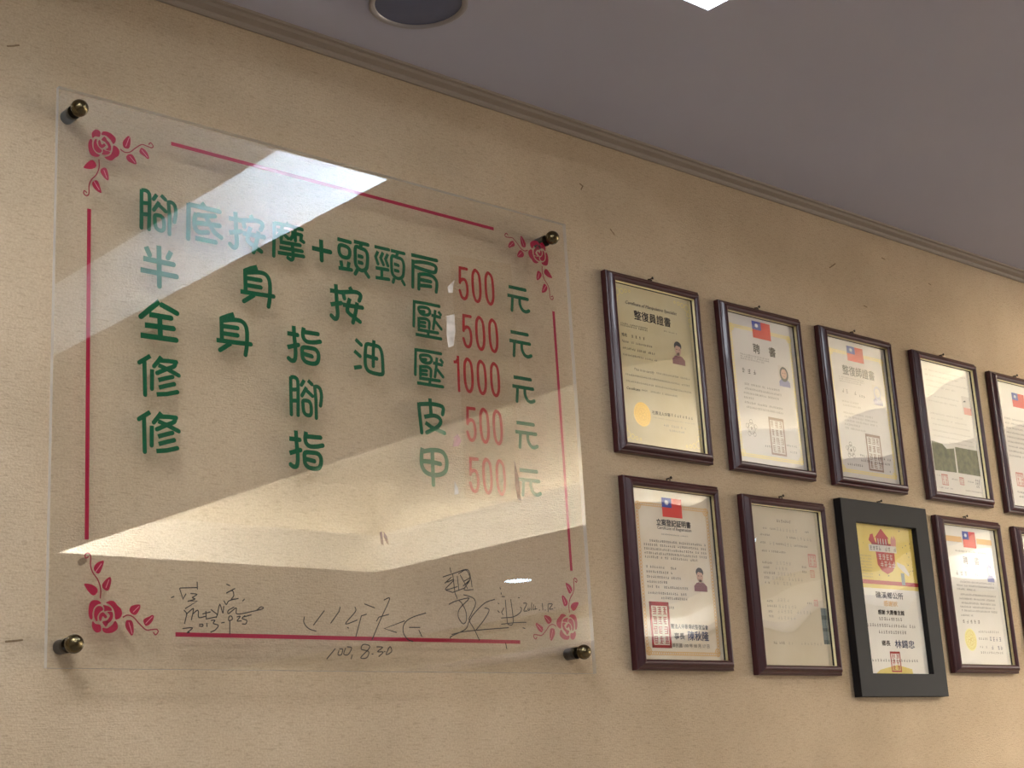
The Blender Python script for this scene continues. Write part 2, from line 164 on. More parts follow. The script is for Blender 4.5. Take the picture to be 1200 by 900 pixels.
def catmull(pts, closed, n=5):
    if len(pts) < 4: return pts
    out = []
    m = len(pts)
    rng = range(m) if closed else range(m - 1)
    for i in rng:
        if closed:
            p0, p1, p2, p3 = (pts[(i + k - 1) % m] for k in range(4))
        else:
            p1, p2 = pts[i], pts[i + 1]
            p0 = pts[i - 1] if i else (2 * p1[0] - p2[0], 2 * p1[1] - p2[1])
            p3 = pts[i + 2] if i + 2 < m else (2 * p2[0] - p1[0], 2 * p2[1] - p1[1])
        for k in range(n):
            t = k / n
            out.append(tuple(0.5 * (2 * b + (c - a) * t + (2 * a - 5 * b + 4 * c - d) * t * t + (3 * b - a - 3 * c + d) * t ** 3)
                             for a, b, c, d in zip(p0, p1, p2, p3)))
    if not closed: out.append(pts[-1])
    return out


def ribbon(bm, pts, width, y, smooth=True, capped=True, scale=0.001):
    """a flat stroke of constant width in the x-z plane at depth y; square start, round end"""
    closed = len(pts) > 3 and math.dist(pts[0], pts[-1]) < 0.35 * width
    if closed: pts = pts[:-1]
    if smooth: pts = catmull(pts, closed)
    m = len(pts); h = width / 2
    L, R = [], []
    for i in range(m):
        a = pts[i - 1] if (i or closed) else None
        b = pts[(i + 1) % m] if (i < m - 1 or closed) else None
        p = pts[i]
        def nrm(q, r):
            dx, dz = r[0] - q[0], r[1] - q[1]; l = math.hypot(dx, dz) or 1
            return -dz / l, dx / l
        n1 = nrm(a, p) if a else nrm(p, b)
        n2 = nrm(p, b) if b else n1
        nx, nz = n1[0] + n2[0], n1[1] + n2[1]; l = math.hypot(nx, nz)
        if l < 1e-6: nx, nz, l = n1[0], n1[1], 1
        nx, nz = nx / l, nz / l
        k = min(1.6, 1 / max(0.3, nx * n1[0] + nz * n1[1]))
        L.append(bm.verts.new(((p[0] + nx * h * k) * scale, y, (p[1] + nz * h * k) * scale)))
        R.append(bm.verts.new(((p[0] - nx * h * k) * scale, y, (p[1] - nz * h * k) * scale)))
    for i in range(m if closed else m - 1):
        j = (i + 1) % m
        bm.faces.new((L[i], R[i], R[j], L[j]))
    if capped and not closed:
        p, q = pts[-1], pts[-2]
        a0 = math.atan2(p[1] - q[1], p[0] - q[0])
        arc = []
        for k in range(1, 6):
            a = a0 - math.pi / 2 + math.pi * k / 6
            arc.append(bm.verts.new(((p[0] + h * math.cos(a)) * scale, y, (p[1] + h * math.sin(a)) * scale)))
        bm.faces.new([R[-1]] + arc + [L[-1]])


def polygon(bm, pts, y, scale=0.001):
    vs = [bm.verts.new((p[0] * scale, y, p[1] * scale)) for p in pts]
    for t in tessellate_polygon([[Vector((p[0], p[1], 0)) for p in pts]]):
        try: bm.faces.new([vs[i] for i in t])
        except ValueError: pass


def disc(bm, cx, cz, rx, rz, y, n=28, teeth=0, depth=0.0):
    pts = []
    k = n if not teeth else teeth * 2
    for i in range(k):
        a = 2 * math.pi * i / k
        s = 1 - (depth if teeth and i % 2 else 0)
        pts.append((cx + rx * s * math.cos(a), cz + rz * s * math.sin(a)))
    bm.faces.new([bm.verts.new((p[0] * .001, y, p[1] * .001)) for p in pts])


def ring(bm, cx, cz, r, wd, y, rz=None, n=20):
    rz = rz or r
    o = [bm.verts.new(((cx + r * math.cos(2 * math.pi * i / n)) * .001, y, (cz + rz * math.sin(2 * math.pi * i / n)) * .001)) for i in range(n)]
    q = [bm.verts.new(((cx + (r - wd) * math.cos(2 * math.pi * i / n)) * .001, y, (cz + (rz - wd) * math.sin(2 * math.pi * i / n)) * .001)) for i in range(n)]
    for i in range(n):
        j = (i + 1) % n
        bm.faces.new((o[i], q[i], q[j], o[j]))


# ------------------------------------------------------------------ materials
def new_mat(name):
    m = bpy.data.materials.new(name); m.use_nodes = True
    nt = m.node_tree
    return m, nt, nt.nodes['Principled BSDF']


def plain(name, rgb, rough=0.6, metal=0.0, spec=0.5, vary=0.0, vscale=30.0, coat=0.0):
    m, nt, b = new_mat(name)
    c = lin(*rgb)
    b.inputs['Base Color'].default_value = c
    b.inputs['Roughness'].default_value = rough
    b.inputs['Metallic'].default_value = metal
    b.inputs['Specular IOR Level'].default_value = spec
    b.inputs['Coat Weight'].default_value = coat
    if vary > 0:
        N = nt.nodes
        tc = N.new('ShaderNodeTexCoord'); no = N.new('ShaderNodeTexNoise'); mx = N.new('ShaderNodeMix')
        mx.data_type = 'RGBA'
        no.inputs['Scale'].default_value = vscale; no.inputs['Detail'].default_value = 4
        nt.links.new(tc.outputs['Object'], no.inputs['Vector'])
        mx.inputs[6].default_value = [k * (1 - vary) for k in c[:3]] + [1]
        mx.inputs[7].default_value = [min(1, k * (1 + vary)) for k in c[:3]] + [1]
        nt.links.new(no.outputs['Fac'], mx.inputs[0])
        nt.links.new(mx.outputs[2], b.inputs['Base Color'])
    return m


def wall_material():
    m, nt, b = new_mat('woven_wallpaper')
    N, K = nt.nodes, nt.links.new
    g = N.new('ShaderNodeNewGeometry')
    def mapping(sc):
        mp = N.new('ShaderNodeMapping'); mp.inputs['Scale'].default_value = sc
        K(g.outputs['Position'], mp.inputs['Vector']); return mp
    def noise(sc, scale, det=3, rough=.5):
        n = N.new('ShaderNodeTexNoise'); n.inputs['Scale'].default_value = scale
        n.inputs['Detail'].default_value = det; n.inputs['Roughness'].default_value = rough
        K(mapping(sc).outputs['Vector'], n.inputs['Vector']); return n
    big = noise((1, 1, 1), 5, 4)
    fine = noise((1, 1, 1), 330, 2, .6)
    dash = noise((60, 60, 460), 1.0, 3, .6)
    speck = noise((1, 1, 1), 26, 1, .4)
    r = N.new('ShaderNodeValToRGB')
    r.color_ramp.elements[0].position = .3; r.color_ramp.elements[0].color = lin(182, 161, 133)
    r.color_ramp.elements[1].position = .7; r.color_ramp.elements[1].color = lin(195, 174, 146)
    K(big.outputs['Fac'], r.inputs['Fac'])
    # short dark dashes of the weave
    dr = N.new('ShaderNodeValToRGB')
    dr.color_ramp.elements[0].position = .34; dr.color_ramp.elements[0].color = (.82, .81, .79, 1)
    dr.color_ramp.elements[1].position = .46; dr.color_ramp.elements[1].color = (1, 1, 1, 1)
    K(dash.outputs['Fac'], dr.inputs['Fac'])
    fr = N.new('ShaderNodeValToRGB')
    fr.color_ramp.elements[0].position = .3; fr.color_ramp.elements[0].color = (.80, .79, .77, 1)
    fr.color_ramp.elements[1].position = .7; fr.color_ramp.elements[1].color = (1, 1, 1, 1)
    K(fine.outputs['Fac'], fr.inputs['Fac'])
    m1 = N.new('ShaderNodeMix'); m1.data_type = 'RGBA'; m1.blend_type = 'MULTIPLY'; m1.inputs[0].default_value = 1
    K(r.outputs['Color'], m1.inputs[6]); K(dr.outputs['Color'], m1.inputs[7])
    m2 = N.new('ShaderNodeMix'); m2.data_type = 'RGBA'; m2.blend_type = 'MULTIPLY'; m2.inputs[0].default_value = 1
    K(m1.outputs[2], m2.inputs[6]); K(fr.outputs['Color'], m2.inputs[7])
    # sparse fly specks and nail holes
    sr = N.new('ShaderNodeValToRGB')
    sr.color_ramp.elements[0].position = .165; sr.color_ramp.elements[0].color = (.45, .40, .34, 1)
    sr.color_ramp.elements[1].position = .185; sr.color_ramp.elements[1].color = (1, 1, 1, 1)
    K(speck.outputs['Fac'], sr.inputs['Fac'])
    m3 = N.new('ShaderNodeMix'); m3.data_type = 'RGBA'; m3.blend_type = 'MULTIPLY'; m3.inputs[0].default_value = 1
    K(m2.outputs[2], m3.inputs[6]); K(sr.outputs['Color'], m3.inputs[7])
    K(m3.outputs[2], b.inputs['Base Color'])
    ad = N.new('ShaderNodeMath'); ad.operation = 'ADD'
    K(fine.outputs['Fac'], ad.inputs[0]); K(dash.outputs['Fac'], ad.inputs[1])
    bp = N.new('ShaderNodeBump'); bp.inputs['Strength'].default_value = .6; bp.inputs['Distance'].default_value = .0012
    K(ad.outputs[0], bp.inputs['Height']); K(bp.outputs['Normal'], b.inputs['Normal'])
    b.inputs['Roughness'].default_value = .75
    b.inputs['Specular IOR Level'].default_value = .25
    return m


def emission(name, rgb, strength):
    m = bpy.data.materials.new(name); m.use_nodes = True
    nt = m.node_tree; nt.nodes.clear()
    e = nt.nodes.new('ShaderNodeEmission'); o = nt.nodes.new('ShaderNodeOutputMaterial')
    e.inputs[0].default_value = lin(*rgb); e.inputs[1].default_value = strength
    nt.links.new(e.outputs[0], o.inputs[0])
    return m


def sheet_glass(name, tint, wobble, gain):
    """clear sheet: front face mirrors by the Fresnel law of both faces, the rest passes straight through"""
    m = bpy.data.materials.new(name); m.use_nodes = True
    nt = m.node_tree; nt.nodes.clear(); N, K = nt.nodes, nt.links.new
    o = N.new('ShaderNodeOutputMaterial'); mx = N.new('ShaderNodeMixShader')
    t = N.new('ShaderNodeBsdfTransparent'); g = N.new('ShaderNodeBsdfGlossy')
    fr = N.new('ShaderNodeFresnel')
    # the sheet is thin: light meets it from air on either side
    gb = N.new('ShaderNodeNewGeometry'); ior = N.new('ShaderNodeMapRange')
    ior.inputs['To Min'].default_value = 1.49; ior.inputs['To Max'].default_value = 1 / 1.49
    K(gb.outputs['Backfacing'], ior.inputs['Value']); K(ior.outputs['Result'], fr.inputs['IOR'])
    mu = N.new('ShaderNodeMath'); mu.operation = 'MULTIPLY'; mu.inputs[1].default_value = gain; mu.use_clamp = True
    t.inputs[0].default_value = tint
    g.inputs['Roughness'].default_value = 0.012
    g.inputs['Color'].default_value = (1, 1, 1, 1)
    if wobble > 0:
        ge = N.new('ShaderNodeNewGeometry'); no = N.new('ShaderNodeTexNoise'); bp = N.new('ShaderNodeBump')
        no.inputs['Scale'].default_value = 5.0; no.inputs['Detail'].default_value = 0
        K(ge.outputs['Position'], no.inputs['Vector'])
        bp.inputs['Strength'].default_value = 1.0; bp.inputs['Distance'].default_value = wobble
        K(no.outputs['Fac'], bp.inputs['Height']); K(bp.outputs['Normal'], g.inputs['Normal'])
    K(fr.outputs[0], mu.inputs[0]); K(mu.outputs[0], mx.inputs[0])
    K(t.outputs[0], mx.inputs[1]); K(g.outputs[0], mx.inputs[2]); K(mx.outputs[0], o.inputs[0])
    return m


def clear(name, tint, milk=None, amount=0.0, even=False):
    """transparent film, optionally with some milky scatter"""
    m = bpy.data.materials.new(name); m.use_nodes = True
    nt = m.node_tree; nt.nodes.clear(); N, K = nt.nodes, nt.links.new
    o = N.new('ShaderNodeOutputMaterial'); t = N.new('ShaderNodeBsdfTransparent'); t.inputs[0].default_value = tint
    if milk is None:
        K(t.outputs[0], o.inputs[0]); return m
    d = N.new('ShaderNodeBsdfDiffuse'); d.inputs[0].default_value = milk
    mx = N.new('ShaderNodeMixShader'); mx.inputs[0].default_value = amount
    K(t.outputs[0], mx.inputs[1]); K(d.outputs[0], mx.inputs[2])
    if even:
        K(mx.outputs[0], o.inputs[0]); return m
    no = N.new('ShaderNodeTexNoise'); no.inputs['Scale'].default_value = 40
    ge = N.new('ShaderNodeNewGeometry'); K(ge.outputs['Position'], no.inputs['Vector'])
    mu = N.new('ShaderNodeMath'); mu.operation = 'MULTIPLY'; mu.inputs[1].default_value = amount * 2; mu.use_clamp = True
    K(no.outputs['Fac'], mu.inputs[0]); K(mu.outputs[0], mx.inputs[0])
    K(mx.outputs[0], o.inputs[0])
    return m


def vinyl(name, rgb, trans=0.3):
    """cut vinyl: opaque colour that lets a little tinted light through"""
    m = bpy.data.materials.new(name); m.use_nodes = True
    nt = m.node_tree; nt.nodes.clear(); N, K = nt.nodes, nt.links.new
    o = N.new('ShaderNodeOutputMaterial'); d = N.new('ShaderNodeBsdfDiffuse'); t = N.new('ShaderNodeBsdfTranslucent')
    d.inputs[0].default_value = lin(*rgb); t.inputs[0].default_value = lin(*rgb)
    mx = N.new('ShaderNodeMixShader'); mx.inputs[0].default_value = trans
    K(d.outputs[0], mx.inputs[1]); K(t.outputs[0], mx.inputs[2]); K(mx.outputs[0], o.inputs[0])
    return m


def paper(name, rgb, rgb2=None, scale=9.0):
    m, nt, b = new_mat(name)
    N, K = nt.nodes, nt.links.new
    g = N.new('ShaderNodeTexCoord'); n = N.new('ShaderNodeTexNoise'); n.inputs['Scale'].default_value = scale
    n.inputs['Detail'].default_value = 5
    r = N.new('ShaderNodeValToRGB')
    r.color_ramp.elements[0].position = .35; r.color_ramp.elements[0].color = lin(*rgb)
    r.color_ramp.elements[1].position = .65; r.color_ramp.elements[1].color = lin(*(rgb2 or [min(255, c + 6) for c in rgb]))
    K(g.outputs['Object'], n.inputs['Vector']); K(n.outputs['Fac'], r.inputs['Fac']); K(r.outputs['Color'], b.inputs['Base Color'])
    b.inputs['Roughness'].default_value = .8
    return m


M = dict(
    wall=wall_material(),
    plaster=plain('ceiling_paint', (170, 169, 180), .85, spec=.2, vary=.03, vscale=3),
    cornice=plain('cornice_paint', (142, 130, 118), .7, spec=.3, vary=.05, vscale=20),
    traypaint=plain('tray_paint', (240, 236, 226), .8, spec=.2),
    covepaint=plain('cove_paint', (214, 206, 190), .8, spec=.2),  # toned below the fascia white so the coves look dimmer
    covepaint_dimmed=plain('cove_paint_dimmed', (122, 116, 110), .8, spec=.2),  # cove paint with shade put into it, dims the first tray's reflection
    floor=plain('floor_tile', (112, 102, 94), .45, vary=.2, vscale=6),
    room=plain('room_wall_paint', (178, 168, 156), .8, vary=.05, vscale=4),
    tube=emission('fluorescent_tube_warm', (255, 250, 238), TUBE),
    tube_cool=emission('fluorescent_tube_cool', (228, 238, 255), TUBE_NEAR),
    dome=emission('added_dome_bright', (252, 250, 248), DOME),
    dome_soft=emission('added_dome_soft', (240, 246, 255), DOME_SOFT),
    batten_cool=emission('batten_cool', (200, 224, 255), BATTEN_COOL),
    batten_mid=emission('batten_dim', (255, 250, 240), BATTEN_MID),
    batten=emission('batten_white', (255, 250, 240), BATTEN),
    side_glow=emission('added_panel_glow', (255, 246, 232), SIDE_PANEL),
    lamp=emission('downlight_glass', (205, 232, 255), DOWNLIGHT),
    acrylic=sheet_glass('acrylic_face', (.975, .972, .955, 1), 0.0, 2.1),
    acrylic_back=clear('acrylic_back', (1, 1, 1, 1)),
    acrylic_edge=clear('acrylic_edge', (.80, .79, .75, 1), (.95, .93, .88, 1), .36, even=True),
    glass=sheet_glass('picture_glass', (.97, .975, .965, 1), 0.004, 2.1),
    bronze=plain('aged_bronze', (104, 92, 66), .27, 1.0),
    barrel=plain('standoff_steel', (70, 66, 62), .4, .8),
    green=vinyl('green_vinyl', (0, 88, 52), .22),
    red=vinyl('red_vinyl', (160, 20, 22), .2),
    crimson=vinyl('crimson_vinyl', (160, 26, 58), .2),
    stem=vinyl('rose_stem_vinyl', (146, 44, 56), .2),
    vein=vinyl('rose_vein_vinyl', (214, 140, 150), .2),
    scuff=clear('wall_scuff', (.62, .55, .46, 1), (.20, .15, .11, 1), .25),
    pen=plain('marker_ink', (38, 30, 24), .6),
    film=clear('price_film', (.98, .962, .935, 1), (.80, .72, .58, 1), .02),
    residue_white=clear('tape_residue_white', (1, 1, 1, 1), (.92, .86, .80, 1), .5),
    residue_pink=clear('tape_residue_pink', (1, .9, .92, 1), (.86, .52, .55, 1), .4),
    residue_mauve=clear('tape_residue_mauve', (.9, .82, .8, 1), (.50, .36, .32, 1), .35),
    maroon=plain('maroon_lacquer', (60, 17, 22), .34, spec=.5, vary=.15, vscale=60, coat=.15),
    gilt=plain('gilt_fillet', (250, 236, 186), .4, .1),
    gilt_dark=plain('worn_gilt_fillet', (186, 170, 124), .42, .25, vary=.5, vscale=90),
    liner=plain('dark_liner', (26, 16, 14), .6),
    blackwood=plain('charcoal_wood', (22, 19, 19), .6, spec=.25, vary=.06, vscale=40),
    backing=plain('backing_board', (120, 96, 66), .9),
    wire=plain('hanger_wire', (60, 50, 40), .4, .8),
    ink=plain('print_black', (48, 42, 40), .8, spec=.1),
    ink_grey=plain('print_grey', (108, 98, 92), .8, spec=.1),
    ink_pale=plain('print_pale', (150, 140, 130), .8, spec=.1),
    ink_navy=plain('print_navy', (48, 58, 96), .8, spec=.1),
    seal_red=plain('seal_red', (176, 60, 60), .8, spec=.1),
    seal_pale=plain('seal_pale_red', (206, 140, 130), .8, spec=.1),
    seal_brown=plain('seal_brown', (150, 122, 108), .8, spec=.1),
    flag_red=plain('print_red', (214, 62, 52), .8, spec=.1),
    flag_blue=plain('print_blue', (62, 76, 160), .8, spec=.1),
    flag_white=plain('print_white', (236, 236, 240), .8, spec=.1),
    scroll=plain('print_gold', (240, 218, 128), .5, .0),
    goldseal=plain('gold_foil', (224, 186, 84), .35, .5),
    paleseal=plain('pale_gold_foil', (232, 226, 150), .5, .0),
    goldline=plain('gold_foil_dark', (196, 156, 60), .4, .6),
    skin=plain('photo_skin', (202, 160, 140), .6),
    hair=plain('photo_hair', (34, 30, 34), .6),
    shirt=plain('photo_shirt', (116, 44, 56), .6),
    bluephoto=plain('photo_blue', (120, 124, 176), .6),
    photobg=plain('photo_ground', (206, 198, 190), .6),
    bluetint=plain('photo_pale_blue', (176, 180, 208), .6),
    foliage=plain('photo_foliage', (116, 116, 82), .6, vary=.8, vscale=75),
    darkface=plain('fixture_face', (76, 84, 110), .25, .0, spec=.5, vary=.12, vscale=40),
    chrome=plain('fixture_ring', (150, 146, 146), .35, .4),
    p_old=paper('parchment', (204, 186, 142), (214, 200, 164)),
    p_grey=paper('grey_paper', (212, 205, 202), (218, 212, 208)),
    p_white=paper('white_paper', (226, 220, 210), (232, 227, 220)),
    p_cream=paper('cream_paper', (224, 208, 184), (230, 218, 200), 14),
    p_beige=paper('beige_paper', (206, 192, 166), (212, 200, 178)),
    p_yellow=paper('yellow_print', (216, 190, 88), (222, 200, 112), 20),
    orange=plain('print_orange', (226, 184, 126), .8, spec=.1),
    tape=plain('plaid_tape', (120, 132, 132), .7),
    tape_dark=plain('plaid_tape_dark', (84, 96, 98), .7),
)

# ------------------------------------------------------------------ the room
H = 2.395                     # ceiling height
X0, X1, Y0, Y1 = -2.2, 9.6, -12.2, 0.0
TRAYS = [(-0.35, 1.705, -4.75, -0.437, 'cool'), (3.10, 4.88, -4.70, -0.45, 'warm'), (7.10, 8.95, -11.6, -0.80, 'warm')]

bm = bmesh.new(); box(bm, X0 - .1, X1 + .1, 0.0, 0.12, 0, 3.0)
wall_back = tag(link_obj('wall_back', bm, M['wall']), kind='structure')
for p in SCUFFS:
    bm = bmesh.new(); ribbon(bm, [(a * 1000, b * 1000) for a, b in p], 2.4, -.0004); link_obj('scuff_mark', bm, M['scuff'], wall_back)
for nm, b in (('wall_left', (X0 - .1, X0, Y0, Y1, 0, 3.0)), ('wall_right', (X1, X1 + .1, Y0, Y1, 0, 3.0)),
              ('wall_front', (X0 - .1, X1 + .1, Y0 - .12, Y0, 0, 3.0))):
    bm = bmesh.new(); box(bm, *b); tag(link_obj(nm, bm, M['room']), kind='structure')
bm = bmesh.new(); box(bm, X0, X1, Y0, Y1, -.1, 0); tag(link_obj('floor', bm, M['floor']), kind='structure')

# ceiling slab with the lit tray openings cut out of it
xs = sorted({X0, X1} | {t[0] for t in TRAYS} | {t[1] for t in TRAYS})
ys = sorted({Y0, Y1} | {t[2] for t in TRAYS} | {t[3] for t in TRAYS})
bm = bmesh.new()
grid = {}
def gv(x, y):
    if (x, y) not in grid: grid[(x, y)] = bm.verts.new((x, y, H))
    return grid[(x, y)]
for xa, xb in zip(xs, xs[1:]):
    for ya, yb in zip(ys, ys[1:]):
        mx_, my_ = (xa + xb) / 2, (ya + yb) / 2
        if any(t[0] < mx_ < t[1] and t[2] < my_ < t[3] for t in TRAYS): continue
        bm.faces.new((gv(xa, ya), gv(xa, yb), gv(xb, yb), gv(xb, ya)))
ceiling = tag(link_obj('ceiling', bm, M['plaster']), kind='structure')
FT, SET, TOP = 0.195, 0.16, 0.40          # fascia height, set-back of the cove, height of the tray ceiling
def rect_loop(bm, xa, xb, ya, yb, z):
    return [bm.verts.new(p) for p in ((xa, ya, z), (xb, ya, z), (xb, yb, z), (xa, yb, z))]
def band(bm, a, b):
    for i in range(4):
        j = (i + 1) % 4
        bm.faces.new((a[i], b[i], b[j], a[j]))
for ti, (xa, xb, ya, yb, tone) in enumerate(TRAYS):
    bm = bmesh.new()
    band(bm, rect_loop(bm, xa, xb, ya, yb, H), rect_loop(bm, xa, xb, ya, yb, H + FT))
    t2 = .015
    band(bm, rect_loop(bm, xa, xb, ya, yb, H + FT), rect_loop(bm, xa - t2, xb + t2, ya - t2, yb + t2, H + FT))
    band(bm, rect_loop(bm, xa - t2, xb + t2, ya - t2, yb + t2, H + FT), rect_loop(bm, xa - t2, xb + t2, ya - t2, yb + t2, H + FT - .09))
    tray = tag(link_obj('trim_%d' % (ti + 2), bm, M['traypaint']), kind='structure')
    bm = bmesh.new()
    band(bm, rect_loop(bm, xa - t2, xb + t2, ya - t2, yb + t2, H + FT - .09), rect_loop(bm, xa - SET, xb + SET, ya - SET, yb + SET, H + FT - .09))
    prev = rect_loop(bm, xa - SET, xb + SET, ya - SET, yb + SET, H + FT - .09)
    for k in range(9):
        t = math.pi / 2 * k / 8
        o_, zz = SET - .34 * (1 - math.cos(t)), H + FT - .05 + (TOP - FT + .05) * math.sin(t)
        cur = rect_loop(bm, xa - o_, xb + o_, ya - o_, yb + o_, zz)
        band(bm, prev, cur); prev = cur
    link_obj('tray_cove', bm, M['covepaint' if tone == 'warm' else 'covepaint_dimmed'], tray)
    bm = bmesh.new()
    o_ = SET - .34
    bm.faces.new(rect_loop(bm, xa - o_, xb + o_, ya - o_, yb + o_, H + TOP))
    link_obj('tray_soffit', bm, M['covepaint' if tone == 'warm' else 'covepaint_dimmed'], tray)
# fluorescent tubes lying in the coves
for (xa, xb, ya, yb, tone) in TRAYS:
    z = H + FT - .055; r = .014; o = SET * .55
    for (p, q) in (((xa, ya - o), (xb, ya - o)), ((xa, yb + o), (xb, yb + o)), ((xa - o, ya), (xa - o, yb)), ((xb + o, ya), (xb + o, yb))):
        if xa > 7: continue        # the third tray's cove is switched off
        bm = bmesh.new()
        dx, dy = q[0] - p[0], q[1] - p[1]; l = math.hypot(dx, dy); nx, ny = -dy / l, dx / l
        rings = []
        for e in (p, q):
            rings.append([bm.verts.new((e[0] + nx * r * math.cos(a), e[1] + ny * r * math.cos(a), z + r * math.sin(a)))
                          for a in [math.pi / 3 * k for k in range(6)]])
        for k in range(6):
            bm.faces.new((rings[0][k], rings[0][(k + 1) % 6], rings[1][(k + 1) % 6], rings[1][k]))
        bm.faces.new(rings[0][::-1]); bm.faces.new(rings[1])
        tag(link_obj('fluorescent_tube', bm, M['tube_cool' if tone == 'cool' else 'tube']),
            'fluorescent tube tucked behind the lip of a lit ceiling tray', 'lamp', 'cove tubes in the ceiling trays')

# added glowing panels on the unseen right-hand wall, side light for the room
WY0, WY1, WZ0, WZ1 = -9.0, -1.4, .30, 1.86
bm = bmesh.new()
for k in range(6):
    yy = WY0 + (WY1 - WY0) * k / 5
    box(bm, X1 - .04, X1 - .001, yy - .03, yy + .03, WZ0 - .03, WZ1 + .03)
for zz in (WZ0, WZ1):
    box(bm, X1 - .04, X1 - .001, WY0, WY1, zz - .03, zz + .03)
panel_frame = tag(link_obj('added_panel_1', bm, M['chrome']), kind='structure')
for k in range(5):
    ya, yb = WY0 + (WY1 - WY0) * k / 5 + .03, WY0 + (WY1 - WY0) * (k + 1) / 5 - .03
    bm = bmesh.new(); quad(bm, (X1 - .02, ya, WZ0 + .03), (X1 - .02, ya, WZ1 - .03), (X1 - .02, yb, WZ1 - .03), (X1 - .02, yb, WZ0 + .03))
    link_obj('added_pane', bm, M['side_glow'], panel_frame)

# cornice between wall and ceiling
prof = [(0.0, H - .016), (-.004, H - .017), (-.007, H - .0145), (-.009, H - .0105), (-.020, H - .0075), (-.0235, H - .0035), (-.0255, H - .0045), (-.030, H - .0035), (-.031, H)]
bm = bmesh.new()
a = [bm.verts.new((X0, y, z)) for y, z in prof]; b = [bm.verts.new((X1, y, z)) for y, z in prof]
for i in range(len(prof) - 1):
    bm.faces.new((a[i], a[i + 1], b[i + 1], b[i]))
tag(link_obj('trim_1', bm, M['cornice']), kind='structure')

# round fixture in the ceiling near the wall, switched off
fx = empty('ceiling_downlight', (1.330, -.193, H))
tag(fx, 'round recessed ceiling light with dark blue-grey glass, switched off, above the price board', 'light')
bm = bmesh.new(); lathe(bm, [(.0745, 0), (.0745, .0035), (.072, .005), (.067, .0045), (.065, .001)], 48, 'z')
link_obj('trim_ring', bm, M['chrome'], fx, True)
bm = bmesh.new(); lathe(bm, [(.0655, .001), (.045, .0022), (.02, .003), (0, .0032)], 48, 'z')
link_obj('glass_disc', bm, M['darkface'], fx, True)
# lit downlights further back in the room, a row beside the second tray
for dy, lab in ((-4.67, 'lit round downlight mirrored at the lower right of the acrylic board'),
                (-2.95, 'lit round downlight mirrored in the glass of the handwritten form'),
                (-1.20, 'lit round downlight in the ceiling nearest to the certificates')):
    fx = empty('ceiling_downlight', (5.84, dy, H))
    tag(fx, lab, 'light', 'downlights in a row')
    bm = bmesh.new(); lathe(bm, [(.088, 0), (.088, .003), (.084, .005), (.078, .003)], 40, 'z')
    link_obj('trim_ring', bm, M['chrome'], fx, True)
    bm = bmesh.new(); lathe(bm, [(.078, .003), (.05, .006), (0, .007)], 40, 'z')
    link_obj('glass_disc', bm, M['lamp'], fx, True)
# added, unseen battens inside the tray lips, to brighten the mirrored fascias
for (p, q, r, dz, tone, lab) in (((.95, -.462), (1.64, -.462), .014, .12, 'batten_cool', 'added cool white batten light on the lip of the tray above the price board'),
                             ((3.14, -4.55), (3.14, -3.3), .03, .075, 'batten', 'added white batten light at the far end of the second tray'),
                             ((3.14, -2.9), (3.14, -1.7), .03, .075, 'batten_mid', 'added white batten light along the middle of the second tray')):
    bm = bmesh.new()
    dx, dy = q[0] - p[0], q[1] - p[1]; l = math.hypot(dx, dy); nx, ny = -dy / l, dx / l
    rings = [[bm.verts.new((e[0] + nx * r * math.cos(a), e[1] + ny * r * math.cos(a), H + dz + r * math.sin(a)))
              for a in [math.pi / 4 * k for k in range(8)]] for e in (p, q)]
    for k in range(8):
        bm.faces.new((rings[0][k], rings[0][(k + 1) % 8], rings[1][(k + 1) % 8], rings[1][k]))
    bm.faces.new(rings[0][::-1]); bm.faces.new(rings[1])
    tag(link_obj('added_batten', bm, M[tone]), lab, 'lamp', 'added batten lights in the ceiling trays')
# added, unseen dome lights on the tray ceilings, to brighten wall and fascias
for (lx, ly, k, tone, lab) in ((.10, -1.1, 2.0, 'dome_soft', 'added dome light near the wall in the tray over the viewer'),
                               (.40, -2.8, 2.2, 'dome_soft', 'added dome light in the middle of the tray over the viewer'),
                               (8.30, -3.4, .7, 'dome', 'added dome light at the wall end of the third ceiling tray'),
                               (8.30, -6.6, .7, 'dome', 'added dome light in the middle of the third ceiling tray')):
    q = min(1, k)
    fx = empty('added_dome', (lx, ly, H + TOP - .001))
    tag(fx, lab, 'light', 'added dome lights in the ceiling trays')
    bm = bmesh.new(); lathe(bm, [(.17 * k, 0), (.17 * k, .02), (.16 * k, .022)], 32, 'z')
    link_obj('added_dome_base', bm, M['chrome'], fx, True)
    bm = bmesh.new(); lathe(bm, [(.16 * k, .022), (.155 * k, .02 + .03 * q), (.13 * k, .02 + .06 * q), (.08 * k, .02 + .08 * q), (0, .02 + .088 * q)], 32, 'z')
    link_obj('added_dome_shade', bm, M[tone], fx, True)

